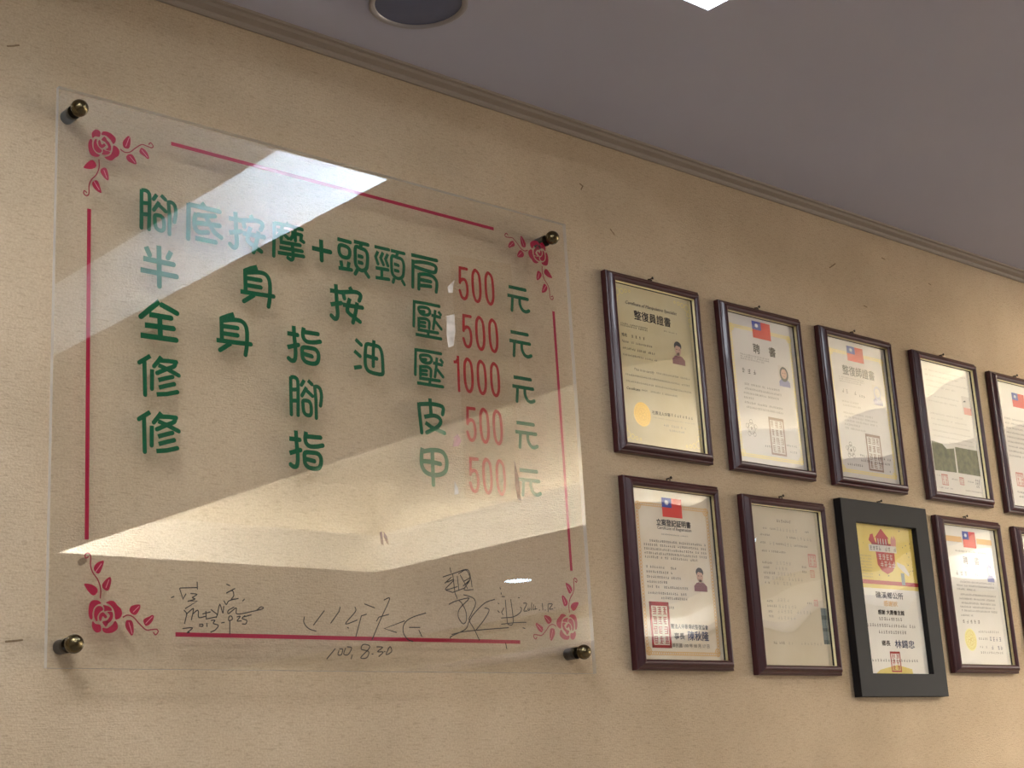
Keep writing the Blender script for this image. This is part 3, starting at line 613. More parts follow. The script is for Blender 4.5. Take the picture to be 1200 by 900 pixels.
# ------------------------------------------------------------------ acrylic price board
BX, BZ, BW, BH = .840, 1.4244, .9302, .7632
YF, YB = -.030, -.022
board = empty('price_board', (BX, -.001, BZ))
tag(board, 'clear acrylic price board with green and red Chinese lettering on four bronze standoffs', 'sign')
bm = bmesh.new()
v = {}
for ix, x in enumerate((0, BW)):
    for iy, y in enumerate((YF, YB)):
        for iz, z in enumerate((0, BH)):
            v[ix, iy, iz] = bm.verts.new((x, y, z))
f = bm.faces.new((v[0, 0, 0], v[1, 0, 0], v[1, 0, 1], v[0, 0, 1])); f.material_index = 0
f = bm.faces.new((v[0, 1, 0], v[0, 1, 1], v[1, 1, 1], v[1, 1, 0])); f.material_index = 1
for q in (((0, 0, 0), (0, 0, 1), (0, 1, 1), (0, 1, 0)), ((1, 0, 0), (1, 1, 0), (1, 1, 1), (1, 0, 1)),
          ((0, 0, 1), (1, 0, 1), (1, 1, 1), (0, 1, 1)), ((0, 0, 0), (0, 1, 0), (1, 1, 0), (1, 0, 0))):
    f = bm.faces.new([v[i] for i in q]); f.material_index = 2
link_obj('acrylic_sheet', bm, None, board, mats=[M['acrylic'], M['acrylic_back'], M['acrylic_edge']])
for x, z in STAND:
    bm = bmesh.new()
    lathe(bm, [(0, 0), (.0095, 0), (.0095, -YB)], 24, 'y', (x * .001, 0, z * .001))
    st = link_obj('standoff', bm, M['barrel'], board, True)
    bm = bmesh.new()
    R_ = .0118
    lathe(bm, [(.009, -YF)] + [(R_ * math.cos(a), .0375 + R_ * math.sin(a)) for a in [math.radians(k) for k in range(-38, 91, 8)]] + [(0, .0375 + R_)], 28, 'y', (x * .001, 0, z * .001))
    link_obj('ball_cap', bm, M['bronze'], st, True)

YL = YB + .0002       # lettering stuck on the back of the sheet
def glyph(name, key, cx, cz, mat):
    wd, strokes = GLYPHS[key]
    bm = bmesh.new()
    for i, s in enumerate(strokes):
        ribbon(bm, s, wd * 1.12, YL + i * 2e-5)
    o = link_obj(name, bm, mat, board)
    o.location = (cx * .001, 0, cz * .001)
for row in ROWS:
    for k, cx, cz in row: glyph('green_character', k, cx, cz, M['green'])
for row in PRICES:
    for k, cx, cz in row: glyph('red_numeral', k, cx, cz, M['red'])
for i in range(0, 8, 2):
    bm = bmesh.new(); ribbon(bm, [RULES[i], RULES[i + 1]], 5.6, YL, capped=False)
    link_obj('border_line', bm, M['crimson'], board)
for (cx, cz), (mx_, mz_) in zip(ROSE_AT, ((1, 1), (1, -1), (-1, -1), (-1, 1))):
    fl = lambda pts: [(p[0] * mx_, p[1] * mz_) for p in pts]
    bm = bmesh.new()
    for p in ROSE['petals']: polygon(bm, catmull(fl(p), True, 3), YL)
    rose = link_obj('rose_flower', bm, M['crimson'], board); rose.location = (cx * .001, 0, cz * .001)
    for p in ROSE['leaves']:
        bm = bmesh.new(); polygon(bm, catmull(fl(p), True, 3), YL); link_obj('rose_leaf', bm, M['crimson'], rose)
    for p in ROSE['stems']:
        bm = bmesh.new(); ribbon(bm, fl(p), 1.7, YL + 2e-5); link_obj('rose_stem', bm, M['stem'], rose)
    for p in ROSE['veins']:
        bm = bmesh.new(); ribbon(bm, fl(p), .9, YL - 4e-5); link_obj('leaf_vein', bm, M['vein'], rose)
for s in SIGN:
    bm = bmesh.new()
    for i, p in enumerate(s): ribbon(bm, p, 1.5, YF - .0002 - i * 2e-6)
    link_obj('signature', bm, M['pen'], board)
for p in FILM:
    bm = bmesh.new(); polygon(bm, p, YF - .0001); link_obj('price_film', bm, M['film'], board)
for c, p in RESIDUE:
    bm = bmesh.new(); polygon(bm, p, YF - .00015); link_obj('tape_residue', bm, M['residue_' + c], board)

# ------------------------------------------------------------------ framed certificates
FONT_CACHE = {}
def text(parent, s, x, z, size, mat, width=None, bold=0.0, shear=0.0, spacing=1.0, y=-.0003, name='printed_text', valign='CENTER'):
    """printed line starting at x (mm), centred on height z; width (mm) stretches it to fit"""
    cu = bpy.data.curves.new('t', 'FONT')
    cu.body = s; cu.size = size * .001; cu.shear = shear; cu.space_character = spacing
    cu.resolution_u = 2; cu.fill_mode = 'FRONT'
    ob = bpy.data.objects.new('t', cu); COL.objects.link(ob)
    dg = bpy.context.evaluated_depsgraph_get()
    me = bpy.data.meshes.new_from_object(ob.evaluated_get(dg))
    bpy.data.objects.remove(ob); bpy.data.curves.remove(cu)
    if not len(me.vertices): return None
    a = [v.co.x for v in me.vertices]; b = [v.co.y for v in me.vertices]
    k = (width * .001) / (max(a) - min(a)) if width else 1.0
    mn, zc = min(a), (min(b) + max(b)) / 2
    for v in me.vertices:
        v.co = ((v.co.x - mn) * k + x * .001, y, v.co.y - zc + z * .001)
    if bold > 0:
        bm = bmesh.new()
        for kx, kz in ((0, 0), (1, 0), (-1, 0), (0, 1), (0, -1)):
            m2 = me.copy()
            for v in m2.vertices: v.co.x += kx * bold * .001; v.co.z += kz * bold * .001; v.co.y -= 4e-6 * (kx + 2 * kz)
            bm.from_mesh(m2); bpy.data.meshes.remove(m2)
        bm.to_mesh(me); bm.free()
    me.materials.clear(); me.materials.append(mat)
    for p_ in me.polygons: p_.material_index = 0
    o = bpy.data.objects.new(name, me); COL.objects.link(o); o.parent = parent
    return o


def scribble(parent, lines, mat, ch=2.2, y=-.0003, name='printed_lines', dense=1.0, gap=.25, seed=1):
    """rows of print too small to read: (x0, x1, z) each, cells of a few tiny strokes"""
    rnd = random.Random(seed); bm = bmesh.new()
    def seg(xa, xb, za, zb):
        quad(bm, *[(p[0] * .001, y, p[1] * .001) for p in ((xa, za), (xb, za), (xb, zb), (xa, zb))])
    for x0, x1, z in lines:
        x = x0
        while x < x1:
            if rnd.random() < .93:
                wv = ch * (.75 + .15 * rnd.random())
                for k in range(2 if rnd.random() < .4 else 3):
                    zz = z - ch / 2 + ch * (k + .5 * rnd.random()) / 3
                    seg(x, x + wv * rnd.uniform(.6, 1), zz, zz + ch * .13 * dense)
                xx = x + wv * rnd.uniform(.1, .8)
                seg(xx, xx + ch * .14 * dense, z - ch / 2, z + ch / 2)
            x += ch * (1 + gap)
    return link_obj(name, bm, mat, parent)


def shape(parent, name, mat, polys, y=-.0003):
    bm = bmesh.new()
    for p in polys: polygon(bm, p, y)
    return link_obj(name, bm, mat, parent)


def rect(x0, x1, z0, z1): return [(x0, z0), (x1, z0), (x1, z1), (x0, z1)]
def ell(cx, cz, rx, rz, n=20): return [(cx + rx * math.cos(2 * math.pi * i / n), cz + rz * math.sin(2 * math.pi * i / n)) for i in range(n)]


def flag(par, x0, x1, z0, z1):
    f = shape(par, 'flag_print', M['flag_red'], [rect(x0, x1, z0, z1)], -.00048)
    xm, zm = x0 + (x1 - x0) * .49, z1 - (z1 - z0) * .5
    shape(f, 'flag_canton', M['flag_blue'], [rect(x0, xm, zm, z1)], -.00056)
    cx, cz = (x0 + xm) / 2, (zm + z1) / 2
    bm = bmesh.new(); disc(bm, cx, cz, 6.4, 5.2, -.00064, teeth=12, depth=.45)
    link_obj('flag_sun', bm, M['flag_white'], f)


def scroll_border(par, x0, x1, z0, z1, mat, r=3.6, top=True, thick=1.7):
    bm = bmesh.new(); i = 0
    def chain(xa, za, xb, zb):
        n = max(2, int(math.hypot(xb - xa, zb - za) / (r * 1.55)))
        for k in range(n + 1):
            t = k / n
            ring(bm, xa + (xb - xa) * t, za + (zb - za) * t, r, thick, -.0003 - (k % 2) * 3e-5, n=10)
    if top: chain(x0, z1, x1, z1)
    chain(x0, z0, x1, z0); chain(x0, z0, x0, z1); chain(x1, z0, x1, z1)
    for cx in (x0 + 3, x1 - 3):
        for cz in (z0 + 3, z1 - 3):
            ring(bm, cx, cz, r * 2.1, thick * 1.3, -.00038, n=14); ring(bm, cx, cz, r * 1.1, thick, -.00040, n=12)
    return link_obj('scroll_border', bm, mat, par)


def portrait(par, x0, x1, z0, z1, shirt, hair=None, ground=None, skin=None, long_hair=False):
    wd, hg = x1 - x0, z1 - z0; cx = (x0 + x1) / 2
    ph = shape(par, 'photo_print', ground, [rect(x0, x1, z0, z1)]) if ground else None
    par2 = ph or par
    b = shape(par2, 'photo_shoulders', shirt, [[(x0, z0), (x1, z0), (x1, z0 + hg * .22), (x1 - wd * .22, z0 + hg * .36), (cx, z0 + hg * .40), (x0 + wd * .22, z0 + hg * .36), (x0, z0 + hg * .22)]], -.00036)
    if long_hair:
        shape(par2, 'photo_hair', hair, [ell(cx, z0 + hg * .60, wd * .40, hg * .36)], -.00040)
    else:
        shape(par2, 'photo_hair', hair, [ell(cx, z0 + hg * .80, wd * .29, hg * .20)], -.00040)
    shape(par2, 'photo_face', skin or M['skin'], [ell(cx, z0 + hg * .62, wd * (.24 if not long_hair else .27), hg * .24)] + ([[(cx - wd * .1, z0 + hg * .36), (cx + wd * .1, z0 + hg * .36), (cx + wd * .1, z0 + hg * .5), (cx - wd * .1, z0 + hg * .5)]] if not long_hair else []), -.00044)
    shape(par2, 'photo_features', hair, [rect(cx - wd * .16, cx - wd * .05, z0 + hg * .64, z0 + hg * .665), rect(cx + wd * .05, cx + wd * .16, z0 + hg * .64, z0 + hg * .665), rect(cx - wd * .07, cx + wd * .07, z0 + hg * .49, z0 + hg * .505)], -.00048)
    if not long_hair:
        shape(par2, 'photo_fringe', hair, [[(cx - wd * .25, z0 + hg * .74), (cx - wd * .1, z0 + hg * .82), (cx + wd * .24, z0 + hg * .77), (cx + wd * .26, z0 + hg * .86), (cx, z0 + hg * .98), (cx - wd * .26, z0 + hg * .86)]], -.00052)


def seal(par, x0, x1, z0, z1, mat, cols, rows, edge=3.0, seed=3):
    bm = bmesh.new()
    for r_ in (rect(x0, x1, z1 - edge * 1.4, z1), rect(x0, x1, z0, z0 + edge), rect(x0, x0 + edge, z0, z1), rect(x1 - edge, x1, z0, z1)):
        polygon(bm, r_, -.0003)
    s = link_obj('seal_print', bm, mat, par)
    cw = (x1 - x0 - 2 * edge) / cols; ch = (z1 - z0 - 2.4 * edge) / rows
    rnd = random.Random(seed); bm = bmesh.new()
    for c in range(cols):
        for r_ in range(rows):
            bx, bz = x0 + edge + c * cw, z0 + edge + r_ * ch
            for k in range(4):
                zz = bz + ch * (.14 + .22 * k)
                polygon(bm, rect(bx + cw * rnd.uniform(.12, .3), bx + cw * rnd.uniform(.7, .9), zz, zz + ch * .09), -.0003)
            for k in range(2):
                xx = bx + cw * rnd.uniform(.15, .8)
                polygon(bm, rect(xx, xx + cw * .1, bz + ch * rnd.uniform(.1, .4), bz + ch * .9), -.00033)
    link_obj('seal_characters', bm, mat, s)


def gold_seal(par, cx, cz, rx, rz, foil='goldseal'):
    bm = bmesh.new(); disc(bm, cx, cz, rx, rz, -.0003, teeth=40, depth=.05)
    s = link_obj('gold_seal', bm, M[foil], par)
    bm = bmesh.new()
    ring(bm, cx, cz, rx * .82, .8, -.00036, rz * .82, 32); ring(bm, cx, cz, rx * .52, .8, -.00036, rz * .52, 26)
    for k in range(18):
        a = 2 * math.pi * k / 18
        ring(bm, cx + rx * .67 * math.cos(a), cz + rz * .67 * math.sin(a), 1.6, .5, -.00037, n=8)
    for k in range(5):
        a = 2 * math.pi * k / 5
        ring(bm, cx + rx * .25 * math.cos(a), cz + rz * .25 * math.sin(a), rx * .2, .7, -.00038, n=10)
    link_obj('seal_relief', bm, M['goldline'], s)


def medal(par, cx, cz, mat, r=11):
    bm = bmesh.new()
    ring(bm, cx, cz, r, 1.0, -.0003, r * 1.05, 26); ring(bm, cx, cz, r * .72, .6, -.0003, n=22)
    for k in range(5):
        a = math.pi / 2 + 2 * math.pi * k / 5
        ring(bm, cx + r * 1.15 * math.cos(a), cz + r * 1.2 * math.sin(a), r * .42, .9, -.00034, n=12)
    e = link_obj('emblem_print', bm, mat, par)
    shape(e, 'emblem_star', mat, [[(cx + r * .45 * (1 if k % 2 == 0 else .4) * math.cos(math.pi / 2 + math.pi * k / 5), cz + r * .45 * (1 if k % 2 == 0 else .4) * math.sin(math.pi / 2 + math.pi * k / 5)) for k in range(10)]], -.00036)


def mitred_rails(par, W, Hh, prof, name, mat, smooth=True):
    """four rails of a picture frame with mitred corners; prof = (inward distance, height off the wall)"""
    hw, hh = W / 2, Hh / 2
    corners = ((-hw, -hh, 1, 1), (hw, -hh, -1, 1), (hw, hh, -1, -1), (-hw, hh, 1, -1))
    for i in range(4):
        c0, c1 = corners[i], corners[(i + 1) % 4]
        bm = bmesh.new()
        A = [bm.verts.new((c0[0] + c0[2] * d, -h, hh + c0[1] + c0[3] * d)) for d, h in prof]
        B = [bm.verts.new((c1[0] + c1[2] * d, -h, hh + c1[1] + c1[3] * d)) for d, h in prof]
        for k in range(len(prof) - 1):
            bm.faces.new((A[k], B[k], B[k + 1], A[k + 1]))
        bm.faces.new(A); bm.faces.new(B[::-1])
        bmesh.ops.recalc_face_normals(bm, faces=bm.faces)
        me_o = link_obj(name, bm, mat, par)
        if smooth:
            for p in me_o.data.polygons: p.use_smooth = len(p.vertices) == 4
            md = me_o.modifiers.new('edges', 'EDGE_SPLIT'); md.split_angle = math.radians(38)


def hanger(par, z):
    bm = bmesh.new()
    for s in (-1, 1):
        box(bm, s * .0055 - .0008 - s * .0012, s * .0055 + .0008 - s * .0012, -.006, -.0045, z - .003, z + .004)
    box(bm, -.005, .005, -.0062, -.0045, z + .0035, z + .0055)
    h = link_obj('hanger_loop', bm, M['wire'], par)
    bm = bmesh.new(); lathe(bm, [(.0008, 0), (.0008, .011), (.0026, .0112), (.0026, .0125), (0, .013)], 10, 'y', (0.0005, 0, z + .0062))
    link_obj('nail', bm, M['wire'], h, True)


MOULD = [(0, .001), (0, .0115), (.0012, .0132), (.0040, .0142), (.0050, .0158), (.0072, .0195), (.0098, .0215), (.0130, .0220), (.0155, .0205), (.0170, .0178), (.0174, .0150), (.0174, .001)]
FILLET = [(.0174, .0156), (.0177, .0156), (.0181, .0105), (.0174, .0105)]
LINER = [(.0174, .0105), (.0181, .0105), (.0187, .0080), (.0187, .0070), (.0174, .0070)]

def certificate_frame(cx, top, label, paper_mat, fill, gilt='gilt', black=False, W=.246, Hh=.329, opening=None):
    fr = empty('certificate_frame', (cx, -.0015, top - Hh))
    tag(fr, label, 'picture frame', 'framed certificates on the wall')
    if not black:
        mitred_rails(fr, W, Hh, MOULD, 'frame_rail', M['maroon'])
        mitred_rails(fr, W, Hh, FILLET, 'gilt_fillet', M[gilt], False)
        mitred_rails(fr, W, Hh, LINER, 'inner_liner', M['liner'], False)
        inner = .0175; yg, yp = -.0086, -.0072
    else:
        mitred_rails(fr, W, Hh, [(0, .001), (0, .0172), (.0008, .018), (.0435, .018), (.0443, .0172), (.0443, .001)], 'frame_rail', M['blackwood'], False)
        inner = .043; yg, yp = -.0075, -.0062
    bm = bmesh.new(); box(bm, -W / 2 + .006, W / 2 - .006, -.0055, -.0012, .006, Hh - .006)
    link_obj('backing_board', bm, M['backing'], fr)
    iw, ih = W / 2 - inner + .002, Hh / 2 - inner + .002
    cert = bmesh.new(); quad(cert, (-iw, 0, -ih), (iw, 0, -ih), (iw, 0, ih), (-iw, 0, ih))
    pp = link_obj('certificate', cert, paper_mat, fr); pp.location = (0, yp, Hh / 2)
    fill(pp)
    bm = bmesh.new()
    quad(bm, (-iw, yg, Hh / 2 - ih), (iw, yg, Hh / 2 - ih), (iw, yg, Hh / 2 + ih), (-iw, yg, Hh / 2 + ih))
    link_obj('glass_pane', bm, M['glass'], fr)
    hanger(fr, Hh)
    return fr

DX = -5.0     # print offset so that the sheets sit centred in their frames

def fill_manipulation(p):
    text(p, 'Certificate of Manipulative Specialist', -67 + DX, 113, 8.5, M['ink_grey'], 135, .12, .28)
    text(p, '整復員證書', -47 + DX, 93.5, 19, M['ink'], 96, .3)
    scribble(p, [(-84 + DX, -16 + DX, 72.5), (-84 + DX, -16 + DX, 68.5)], M['ink'], 2.8, dense=1.1, seed=4)
    scribble(p, [(29 + DX, 62 + DX, 75)], M['ink_grey'], 2.6, seed=5)
    text(p, '姓名', -83 + DX, 51.6, 7, M['ink'], 13, .1); scribble(p, [(-58 + DX, -24 + DX, 51.6)], M['ink'], 5.0, gap=1.0, seed=6)
    text(p, 'Name', -84 + DX, 39.5, 7, M['ink_grey'], 17, .05, .3); scribble(p, [(-60 + DX, -8 + DX, 39.5)], M['ink_grey'], 3.6, gap=.1, seed=7)
    scribble(p, [(-83 + DX, -54 + DX, 27), (-46 + DX, -2 + DX, 27)], M['ink'], 4.2, gap=.12, seed=8)
    scribble(p, [(-83 + DX, 2 + DX, 15)], M['ink_grey'], 3.6, gap=.12, seed=9)
    text(p, 'This is to certify', -58 + DX, -9.5, 6.5, M['ink_grey'], 52, .05, .28)
    scribble(p, [(0 + DX, 88 + DX, -8), (-81 + DX, 86 + DX, -21), (-81 + DX, 90 + DX, -33)], M['ink_grey'], 3.4, gap=.1, seed=10)
    text(p, 'Certificate', -81 + DX, -46, 6.5, M['ink'], 34, .08, .28)
    scribble(p, [(-42 + DX, 51 + DX, -45)], M['ink_grey'], 3.4, gap=.1, seed=11)
    text(p, '社團法人中華', -20 + DX, -83, 7.5, M['ink'], 47, .08); scribble(p, [(30 + DX, 90 + DX, -82)], M['ink'], 5.4, gap=.4, seed=12)
    scribble(p, [(-18 + DX, 92 + DX, -92)], M['ink_pale'], 1.8, seed=13)
    scribble(p, [(8 + DX, 68 + DX, -103), (22 + DX, 58 + DX, -111)], M['ink_pale'], 4.2, gap=.2, seed=14)
    gold_seal(p, -46 + DX, -90, 22, 22.5)
    portrait(p, 46 + DX, 80 + DX, 16, 60, M['shirt'], M['hair'])
    for sx in (-1, 1):
        for sz in (-1, 1):
            bm = bmesh.new()
            for k, (a, b, r) in enumerate(((92, 130, 7), (80, 133, 5), (95, 118, 5), (70, 135, 3.6), (97, 106, 3.6), (60, 136, 2.6), (98, 96, 2.6))):
                ring(bm, sx * a, sz * b, r, 1.1, -.0003 - k * 1e-5, n=14)
            link_obj('corner_scroll', bm, M['scroll'], p)

def fill_appointment(p):
    scroll_border(p, -84 + DX, 96 + DX, -131, 121, M['scroll'])
    flag(p, -18 + DX, 37 + DX, 106, 140)
    text(p, '聘', -21 + DX, 84, 21, M['ink'], 20, .3); text(p, '書', 27 + DX, 84, 21, M['ink'], 20, .3)
    scribble(p, [(-61 + DX, 22 + DX, 67.5), (-61 + DX, 22 + DX, 63), (-61 + DX, 8 + DX, 58.5)], M['ink_grey'], 3.0, seed=20)
    scribble(p, [(-60 + DX, -16 + DX, 35)], M['ink'], 9.5, gap=.75, dense=.9, seed=21)
    portrait(p, 50 + DX, 83 + DX, 18, 60, M['bluephoto'], M['hair'], M['photobg'], None, True)
    scribble(p, [(-62 + DX, 49 + DX, 8.5), (-58 + DX, 52 + DX, -.5), (-62 + DX, 40 + DX, -9.5), (-62 + DX, -34 + DX, -18.5), (-62 + DX, 52 + DX, -28), (-58 + DX, 52 + DX, -37)], M['ink_grey'], 4.2, gap=.15, seed=22)
    medal(p, -49 + DX, -78, M['ink_grey'])
    seal(p, 4 + DX, 50 + DX, -123, -49, M['seal_brown'], 3, 4, 4, 23)
    scribble(p, [(52 + DX, 82 + DX, -100), (62 + DX, 82 + DX, -112), (-14 + DX, 4 + DX, -108)], M['ink'], 4.0, gap=.4, seed=24)

def fill_therapist(p):
    scroll_border(p, -84 + DX, 98 + DX, -131, 119, M['scroll'])
    flag(p, -24 + DX, 32 + DX, 104, 136)
    text(p, '整復師證書', -46 + DX, 82, 22, M['ink'], 110, .3)
    scribble(p, [(-61 + DX, 22 + DX, 65.5), (-61 + DX, 26 + DX, 61), (-61 + DX, 12 + DX, 56.5)], M['ink_grey'], 3.0, seed=30)
    scribble(p, [(-55 + DX, -10 + DX, 36)], M['ink_grey'], 8.5, gap=.6, seed=31); scribble(p, [(2 + DX, 20 + DX, 32)], M['ink'], 6, gap=.2, seed=32)
    portrait(p, 51 + DX, 83 + DX, 20, 62, M['bluephoto'], M['bluetint'], M['photobg'], M['photobg'], True)
    scribble(p, [(-60 + DX, 0 + DX, 14), (-58 + DX, 2 + DX, 6), (-59 + DX, 40 + DX, -10), (-58 + DX, 52 + DX, -18), (-59 + DX, 54 + DX, -26), (-59 + DX, -10 + DX, -34), (-59 + DX, 10 + DX, -42)], M['ink_pale'], 4.0, gap=.1, seed=33)
    medal(p, -48 + DX, -88, M['ink_grey'])
    seal(p, 7 + DX, 58 + DX, -124, -47, M['seal_brown'], 3, 4, 4, 34)
    scribble(p, [(-19 + DX, 84 + DX, -95), (-17 + DX, 84 + DX, -105), (-65 + DX, -16 + DX, -117), (78 + DX, 84 + DX, -120)], M['ink'], 5.0, gap=.35, y=-.00036, seed=35)

def fill_photos(p):
    scribble(p, [(-70 + DX, 92 + DX, 128), (-72 + DX, 60 + DX, 116), (-70 + DX, 92 + DX, 104), (-72 + DX, 40 + DX, 92), (-72 + DX, 50 + DX, 70), (-70 + DX, 40 + DX, 58), (-70 + DX, 60 + DX, 30), (-70 + DX, 70 + DX, 18), (-70 + DX, 78 + DX, 6), (-70 + DX, 80 + DX, -8), (-70 + DX, 84 + DX, -20), (-10 + DX, 84 + DX, -30)], M['ink_pale'], 3.4, gap=.3, dense=.7, seed=40)
    ph = shape(p, 'photo_print', M['photobg'], [rect(62 + DX, 96 + DX, 42, 84)])
    shape(ph, 'photo_shoulders', M['seal_pale'], [rect(66 + DX, 96 + DX, 42, 58)], -.00036)
    shape(ph, 'photo_hair', M['hair'], [[(66 + DX, 70), (78 + DX, 71), (77 + DX, 75), (69 + DX, 72.5)]], -.0004)
    shape(p, 'photo_print', M['foliage'], [[(-80 + DX, -98), (4 + DX, -96), (5 + DX, -42), (-24 + DX, -46), (-40 + DX, -36), (-80 + DX, -33)]])
    shape(p, 'photo_print', M['foliage'], [rect(10 + DX, 98 + DX, -96, -38)])
    seal(p, -58 + DX, -34 + DX, -128, -104, M['seal_pale'], 2, 3, 2, 41); seal(p, 11 + DX, 28 + DX, -122, -105, M['seal_pale'], 2, 2, 1.6, 42)
    scribble(p, [(74 + DX, 90 + DX, -106), (74 + DX, 90 + DX, -113), (76 + DX, 88 + DX, -120)], M['ink_grey'], 6, gap=.1, seed=43)
    scribble(p, [(-76 + DX, -62 + DX, -108), (-20 + DX, 4 + DX, -112), (44 + DX, 66 + DX, -112), (-70 + DX, -20 + DX, -134), (30 + DX, 98 + DX, -133)], M['ink_grey'], 3.2, seed=44)

def fill_notice(p):
    flag(p, -26 + DX, 28 + DX, 92, 126)
    scribble(p, [(-76, 90, 60 - 11 * k) for k in range(9)], M['ink_grey'], 4.2, gap=.1, seed=50)
    seal(p, -62, -30, -98, -66, M['seal_pale'], 2, 3, 2.4, 51)
    scribble(p, [(-70, 60, -112), (-60, 40, -122)], M['ink'], 5, gap=.2, seed=52)

def fill_registration(p):
    scroll_border(p, -84 + DX, 97 + DX, -136, 119, M['orange'], 3.6)
    flag(p, -20 + DX, 31 + DX, 100, 134)
    text(p, '立案登記証明書', -37 + DX, 89.5, 12.5, M['ink'], 88, .3)
    text(p, 'Certificate of Registration', -36 + DX, 79.3, 7.6, M['ink_grey'], 88, .1)
    scribble(p, [(-27 + DX, 41 + DX, 69)], M['ink_grey'], 2.2, seed=60)
    scribble(p, [(-58 + DX, 84 + DX, 56), (-73 + DX, 86 + DX, 48.8), (-73 + DX, 86 + DX, 41.6), (-73 + DX, 86 + DX, 34.4), (-73 + DX, 60 + DX, 27.5)], M['ink'], 4.2, gap=.2, dense=.9, seed=61)
    scribble(p, [(-72 + DX, 2 + DX, 10.5), (-72 + DX, -6 + DX, 2), (-72 + DX, 12 + DX, -6.5), (-72 + DX, -20 + DX, -15), (-72 + DX, 28 + DX, -23.5), (-72 + DX, 22 + DX, -34), (-40 + DX, 22 + DX, -42), (-24 + DX, -12 + DX, -58)], M['ink'], 4.3, gap=.2, seed=62)
    portrait(p, 47 + DX, 81 + DX, -27, 15, M['shirt'], M['hair'])
    seal(p, -72 + DX, -23 + DX, -127, -49, M['seal_red'], 3, 4, 5, 63)
    text(p, '團法人中華傳統整復協會', -21 + DX, -89.5, 9, M['ink'], 95, .2)
    text(p, '事長', -15 + DX, -106, 12, M['ink'], 26, .3)
    text(p, '陳秋隆', 20 + DX, -105, 17.5, M['ink_navy'], 54, .3)
    text(p, '華民國 100 年 08 月 17 日', -22 + DX, -122, 7.5, M['ink_grey'], 95, .1)

def fill_handwritten(p):
    scribble(p, [(-17 + DX, 24 + DX, 122)], M['ink_grey'], 5.5, gap=.15, seed=70)
    scribble(p, [(-60 + DX, -26 + DX, 105.5), (66 + DX, 76 + DX, 106), (-70 + DX, -42 + DX, 93), (8 + DX, 36 + DX, 92), (-72 + DX, -56 + DX, 78), (-26 + DX, -4 + DX, 78), (28 + DX, 78 + DX, 77.5), (-70 + DX, -3 + DX, 62.6)], M['ink_grey'], 3.8, gap=.1, seed=71)
    scribble(p, [(-20 + DX, 38 + DX, 106), (-54 + DX, -30 + DX, 78), (-2 + DX, 26 + DX, 78), (40 + DX, 80 + DX, 92)], M['ink_pale'], 7, gap=.35, dense=.5, seed=72)
    scribble(p, [(-71 + DX, -42 + DX, 41), (-70 + DX, -50 + DX, 32), (-70 + DX, -40 + DX, 22), (-69 + DX, -58 + DX, 13), (-69 + DX, -58 + DX, 4), (45 + DX, 58 + DX, 38), (45 + DX, 58 + DX, 29)], M['ink_grey'], 4.4, gap=.1, seed=73)
    scribble(p, [(-30 + DX, 13 + DX, 42), (-34 + DX, -2 + DX, 32), (-30 + DX, 20 + DX, 22), (-46 + DX, 46 + DX, 13), (-44 + DX, 4 + DX, 4)], M['ink_pale'], 6.5, gap=.45, dense=.5, seed=74)
    scribble(p, [(-69 + DX, -52 + DX, -30), (-69 + DX, -44 + DX, -39), (-68 + DX, -56 + DX, -49), (-67 + DX, -56 + DX, -58), (50 + DX, 62 + DX, -30)], M['ink_grey'], 4.2, gap=.1, seed=75)
    scribble(p, [(-38 + DX, -6 + DX, -27), (-36 + DX, 16 + DX, -39), (-40 + DX, 60 + DX, -48), (-42 + DX, 12 + DX, -60)], M['ink_pale'], 6.5, gap=.45, dense=.5, seed=76)
    seal(p, 67 + DX, 91 + DX, 39, 64, M['seal_pale'], 2, 3, 2, 77); seal(p, 69 + DX, 82 + DX, 19, 33, M['seal_pale'], 2, 2, 1.2, 78); seal(p, 71 + DX, 83 + DX, -35, -23, M['seal_pale'], 2, 2, 1.2, 79)
    scribble(p, [(-61 + DX, -30 + DX, -106)], M['ink_grey'], 5, gap=.12, seed=80); scribble(p, [(-18 + DX, 78 + DX, -106)], M['ink_pale'], 5, gap=.9, dense=.6, seed=81)
    t = shape(p, 'tape_strip', M['tape'], [rect(84, 103, -106, -38)])
    shape(t, 'tape_stripe', M['tape_dark'], [rect(84, 103, -60, -52), rect(84, 103, -82, -76), rect(84, 103, -106, -98)], -.00036)

